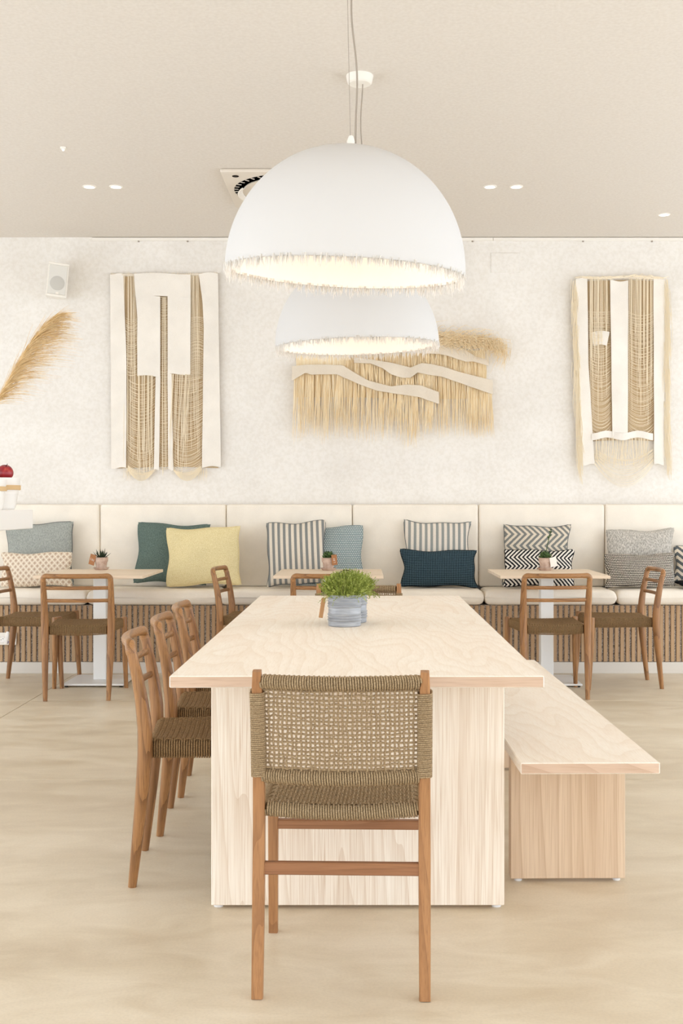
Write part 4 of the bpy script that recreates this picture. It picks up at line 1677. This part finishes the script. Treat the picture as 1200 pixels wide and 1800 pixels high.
def strokes(mb, lines, o, sx, sz, y, r=0.0011):
    for ln in lines:
        P = [(o[0] + a * sx, y, o[1] + b * sz) for a, b in ln]
        mb.tube(P, r, 5, (0, 1, 0))


LET = {'L': [[(0, 1), (0, 0), (0.6, 0)]],
       'O': [[(0.35, 1), (0.05, 0.75), (0.05, 0.25), (0.35, 0), (0.65, 0.25), (0.65, 0.75), (0.35, 1)]],
       'V': [[(0, 1), (0.32, 0), (0.65, 1)]]}


def pot(label, px, py, kind, tagside):
    D = F * (EYE - CT) / (py - VY)
    x = (px - VX) * D / F
    t = thing('potted_succulent', label, 'potted plant', (x, D, CT), (0, 0, 0), 'succulents on the cafe tables')
    MB().lathe([(0.0001, 0.0), (0.040, 0.0), (0.055, 0.014), (0.056, 0.017), (0.051, 0.017), (0.040, 0.006), (0.0001, 0.005)], 36).build('saucer', 'terracotta', t)
    p = MB().lathe([(0.0001, 0.006), (0.033, 0.006), (0.042, 0.058), (0.0455, 0.058), (0.048, 0.088), (0.044, 0.088), (0.041, 0.070), (0.0001, 0.070)], 36).build('pot', 'terracotta', t)
    MB().lathe([(0.0001, 0.079), (0.0425, 0.077)], 24).build('soil', 'soil', p)
    rg = random.Random(px)

    def leaf(P, r, name, mat):
        a = np.arange(8) * 2 * PI / 8
        MB().tube(P, r, prof=np.stack([np.cos(a), 0.45 * np.sin(a)], 1), ref=(0.02, 0.03, 1)).build(name, mat, t, sharp=None)
    if kind == 'aloe':
        for i in range(17):
            b = i * 2.4
            el = 0.25 + 0.62 * (i / 17)
            L = rg.uniform(0.055, 0.078)
            dx, dy = math.cos(b), math.sin(b)
            P = []
            for k in range(6):
                u = k / 5
                rr = 0.006 + L * u * math.cos(el * PI / 2 * (0.85 + 0.25 * u)) * 0.9
                P.append((dx * rr, dy * rr, 0.074 + L * 1.05 * u * math.sin(el * PI / 2) ** 0.6 * (0.8 + 0.2 * u)))
            leaf(P, [0.007, 0.0085, 0.0075, 0.0055, 0.0032, 0.0006], 'leaf', 'aloe')
    else:
        for i in range(24):
            b = i * 2.4
            el = 0.12 + 0.75 * (i / 24)
            L = rg.uniform(0.046, 0.058) * (1 - 0.2 * i / 24)
            dx, dy = math.cos(b), math.sin(b)
            P = []
            for k in range(6):
                u = k / 5
                rr = 0.004 + L * u * math.cos(el * PI / 2)
                P.append((dx * rr, dy * rr, 0.078 + 0.012 * (i / 24) + L * u * math.sin(el * PI / 2) + 0.006 * u * u))
            leaf(P, [0.005, 0.010, 0.014, 0.015, 0.011, 0.001], 'leaf', 'succulent')
    if kind == 'stalk':
        P = [(0.0, 0, 0.09), (0.010, 0, 0.15), (0.020, 0, 0.20), (0.033, 0, 0.25), (0.040, 0, 0.282)]
        st = MB().tube(P, [0.0032, 0.003, 0.0028, 0.0026, 0.0022], 6, (0, 1, 0)).build('flower_stalk', 'succulent', t)
        m = MB()
        for i in range(16):
            u = rg.uniform(0.55, 1.0)
            c = np.array([np.interp(u, [0, .25, .5, .75, 1], [q[k] for q in P]) for k in range(3)])
            d = np.array([rg.gauss(0, 1), rg.gauss(0, 1), 0.9])
            d /= np.linalg.norm(d)
            m.tube([c, c + d * 0.008, c + d * 0.016], [0.001, 0.0045, 0.0008], 5, (0.3, 0.9, 0.1))
        m.build('buds', 'succulent', st, sharp=None)
    # hanging tag
    if tagside == 'left':
        tg = MB().box(0, 0, 0, 0.045, 0.002, 0.075, 0.0005).build('name_tag', 'kraft', t, (-0.056, -0.030, 0.072), (0.05, R(17), R(-18)))
        word, o, sz = 'LOV', (-0.012, -0.004), 0.011
    elif tagside == 'right':
        tg = MB().box(0, 0, 0, 0.038, 0.002, 0.072, 0.0005).build('name_tag', 'kraft', t, (0.043, -0.052, 0.075), (0.05, R(-6), R(12)))
        word, o, sz = 'LOV', (-0.013, -0.014), 0.010
    else:
        tg = MB().box(0, 0, 0, 0.048, 0.002, 0.066, 0.0005).build('name_tag', 'paper_white', t, (0.050, -0.040, 0.060), (0.05, R(-10), R(10)))
        word = None
    MB().tube([(tg.location.x, tg.location.y - 0.0, tg.location.z + 0.030), (tg.location.x * 0.8, -0.03, 0.11), (0.0, -0.02, 0.083)], 0.0009, 5, (0, 1, 0)).build('string', 'kraft' if word else 'terracotta', t)
    if word:
        m = MB()
        if tagside == 'left':
            for q, ch in enumerate(word):
                strokes(m, LET[ch], (o[0] + q * 0.0100, o[1] - q * 0.003), 0.010, 0.014, -0.0016)
        else:
            for q, ch in enumerate(word):
                ln = [[(-b, a) for a, b in l] for l in LET[ch]]
                strokes(m, ln, (o[0] + 0.018, o[1] - 0.004 + q * 0.0115), 0.013, 0.011, -0.0016)
        m.build('lettering', 'ink_white', tg)


pot('spiky dark aloe in a terracotta pot on the left cafe table', 178, 1001.5, 'aloe', 'left')
pot('rosette succulent in a terracotta pot on the middle cafe table', 577, 1002.5, 'rosette', 'right')
pot('succulent with a tall flower stalk and white tag on the right cafe table', 958, 1002.5, 'stalk', 'white')


# ------------------------------------------------------------------ twin tin planter on the communal table
def tin_planter():
    rg = random.Random(9)
    t = thing('tin_planter', 'ribbed zinc twin planter overflowing with fine green herb on the communal table', 'planter', (-0.066, 4.36, 0.7432))
    r, h = 0.0625, 0.118
    for (cx, cy) in ((-0.004, -0.064), (0.018, 0.066)):
        prof = [(0.0001, 0.0005), (r - 0.003, 0.0), (r - 0.001, 0.002)]
        for i in range(121):
            z = 0.004 + (h - 0.008) * i / 120
            u = z / h
            rib = 0.0034 * (0.5 - 0.5 * math.cos((u - 0.16) * 2 * PI / 0.085) if (0.16 < u < 0.415 or 0.60 < u < 0.94) else 0)
            prof.append((r + rib - 0.001, z))
        prof += [(r + 0.001, h - 0.002), (r + 0.0005, h), (r - 0.002, h - 0.001), (r - 0.003, h - 0.02), (0.0001, h - 0.021)]
        tin = MB().lathe(prof, 48, (cx, cy, 0)).build('tin', 'zinc', t, sharp=70)
        MB().lathe([(0.0001, h - 0.016), (r - 0.004, h - 0.018)], 24, (cx, cy, 0)).build('soil', 'soil', tin)
    # wire handle between the tins
    P = [(-0.055, 0, h - 0.02)] + [(0.052 * math.cos(a) * -1, 0.0, h + 0.088 * math.sin(a)) for a in np.linspace(0.1, PI - 0.1, 14)] + [(0.055, 0, h - 0.02)]
    MB().tube(P, 0.0016, 6, (0, 1, 0)).build('wire_handle', 'dark', t)
    MB().box(-0.088, -0.075, 0.068, 0.003, 0.016, 0.076, 0.0006, rot=Matrix.Rotation(R(9), 4, 'Y') @ Matrix.Rotation(R(-68), 4, 'Z')).build('wooden_tag', 'wood_tag', t)
    MB().tube([(-0.082, -0.075, 0.10), (-0.074, -0.075, 0.112), (-0.062, -0.075, 0.10), (-0.060, -0.08, 0.075), (-0.056, -0.086, 0.055)], 0.0014, 5, (0, 1, 0)).build('string', 'band_tan', t)
    stems, leaves = MB(), MB()
    LV, LF = [], []
    for i in range(1500):
        cx, cy = ((-0.004, -0.064), (0.018, 0.066))[i % 2]
        a = rg.uniform(0, 2 * PI)
        q = math.sqrt(rg.random())
        rad = q * 0.056
        p0 = np.array([cx + rad * math.cos(a), cy + rad * math.sin(a), h - 0.018])
        out = q * rg.uniform(0.75, 1.25)
        L = rg.uniform(0.085, 0.125)
        hgt = L * math.sqrt(max(0.14, 1 - min(0.86, (out * 0.78) ** 2)))
        dr = 0.052 * out * rg.uniform(0.6, 1.2)
        droop = max(0.0, out - 0.85) * rg.uniform(0.0, 0.22)
        P = []
        for k in range(6):
            u = k / 5
            P.append(p0 + np.array([math.cos(a) * dr * u ** 1.2, math.sin(a) * dr * u ** 1.2, hgt * (u - 0.12 * u * u) - droop * u ** 2.5]) + np.array([rg.gauss(0, 0.0016), rg.gauss(0, 0.0016), 0]))
        stems.tube(P, 0.0007, 3, (0.2, 0.9, 0.1), caps=False)
        P = np.array(P)
        for k in range(13):
            u = rg.uniform(0.25, 1.0)
            c = np.array([np.interp(u, np.linspace(0, 1, 6), P[:, m_]) for m_ in range(3)])
            d = np.array([rg.gauss(0, 1), rg.gauss(0, 1), rg.gauss(0.25, 0.8)])
            d /= np.linalg.norm(d)
            e = np.cross(d, [rg.gauss(0, 1), rg.gauss(0, 1), rg.gauss(0, 1)])
            e /= np.linalg.norm(e) + 1e-9
            s_ = rg.uniform(0.003, 0.0055)
            o = len(LV)
            LV += [c, c + d * s_ * 0.55 + e * s_ * 0.42, c + d * s_ * 1.2, c + d * s_ * 0.55 - e * s_ * 0.42]
            LF.append((o, o + 1, o + 2, o + 3))
    so = stems.build('stems', 'herb', t, sharp=None, kind='stuff')
    MB().add(LV, LF).build('foliage', 'herb', t, sharp=None, kind='stuff')


tin_planter()
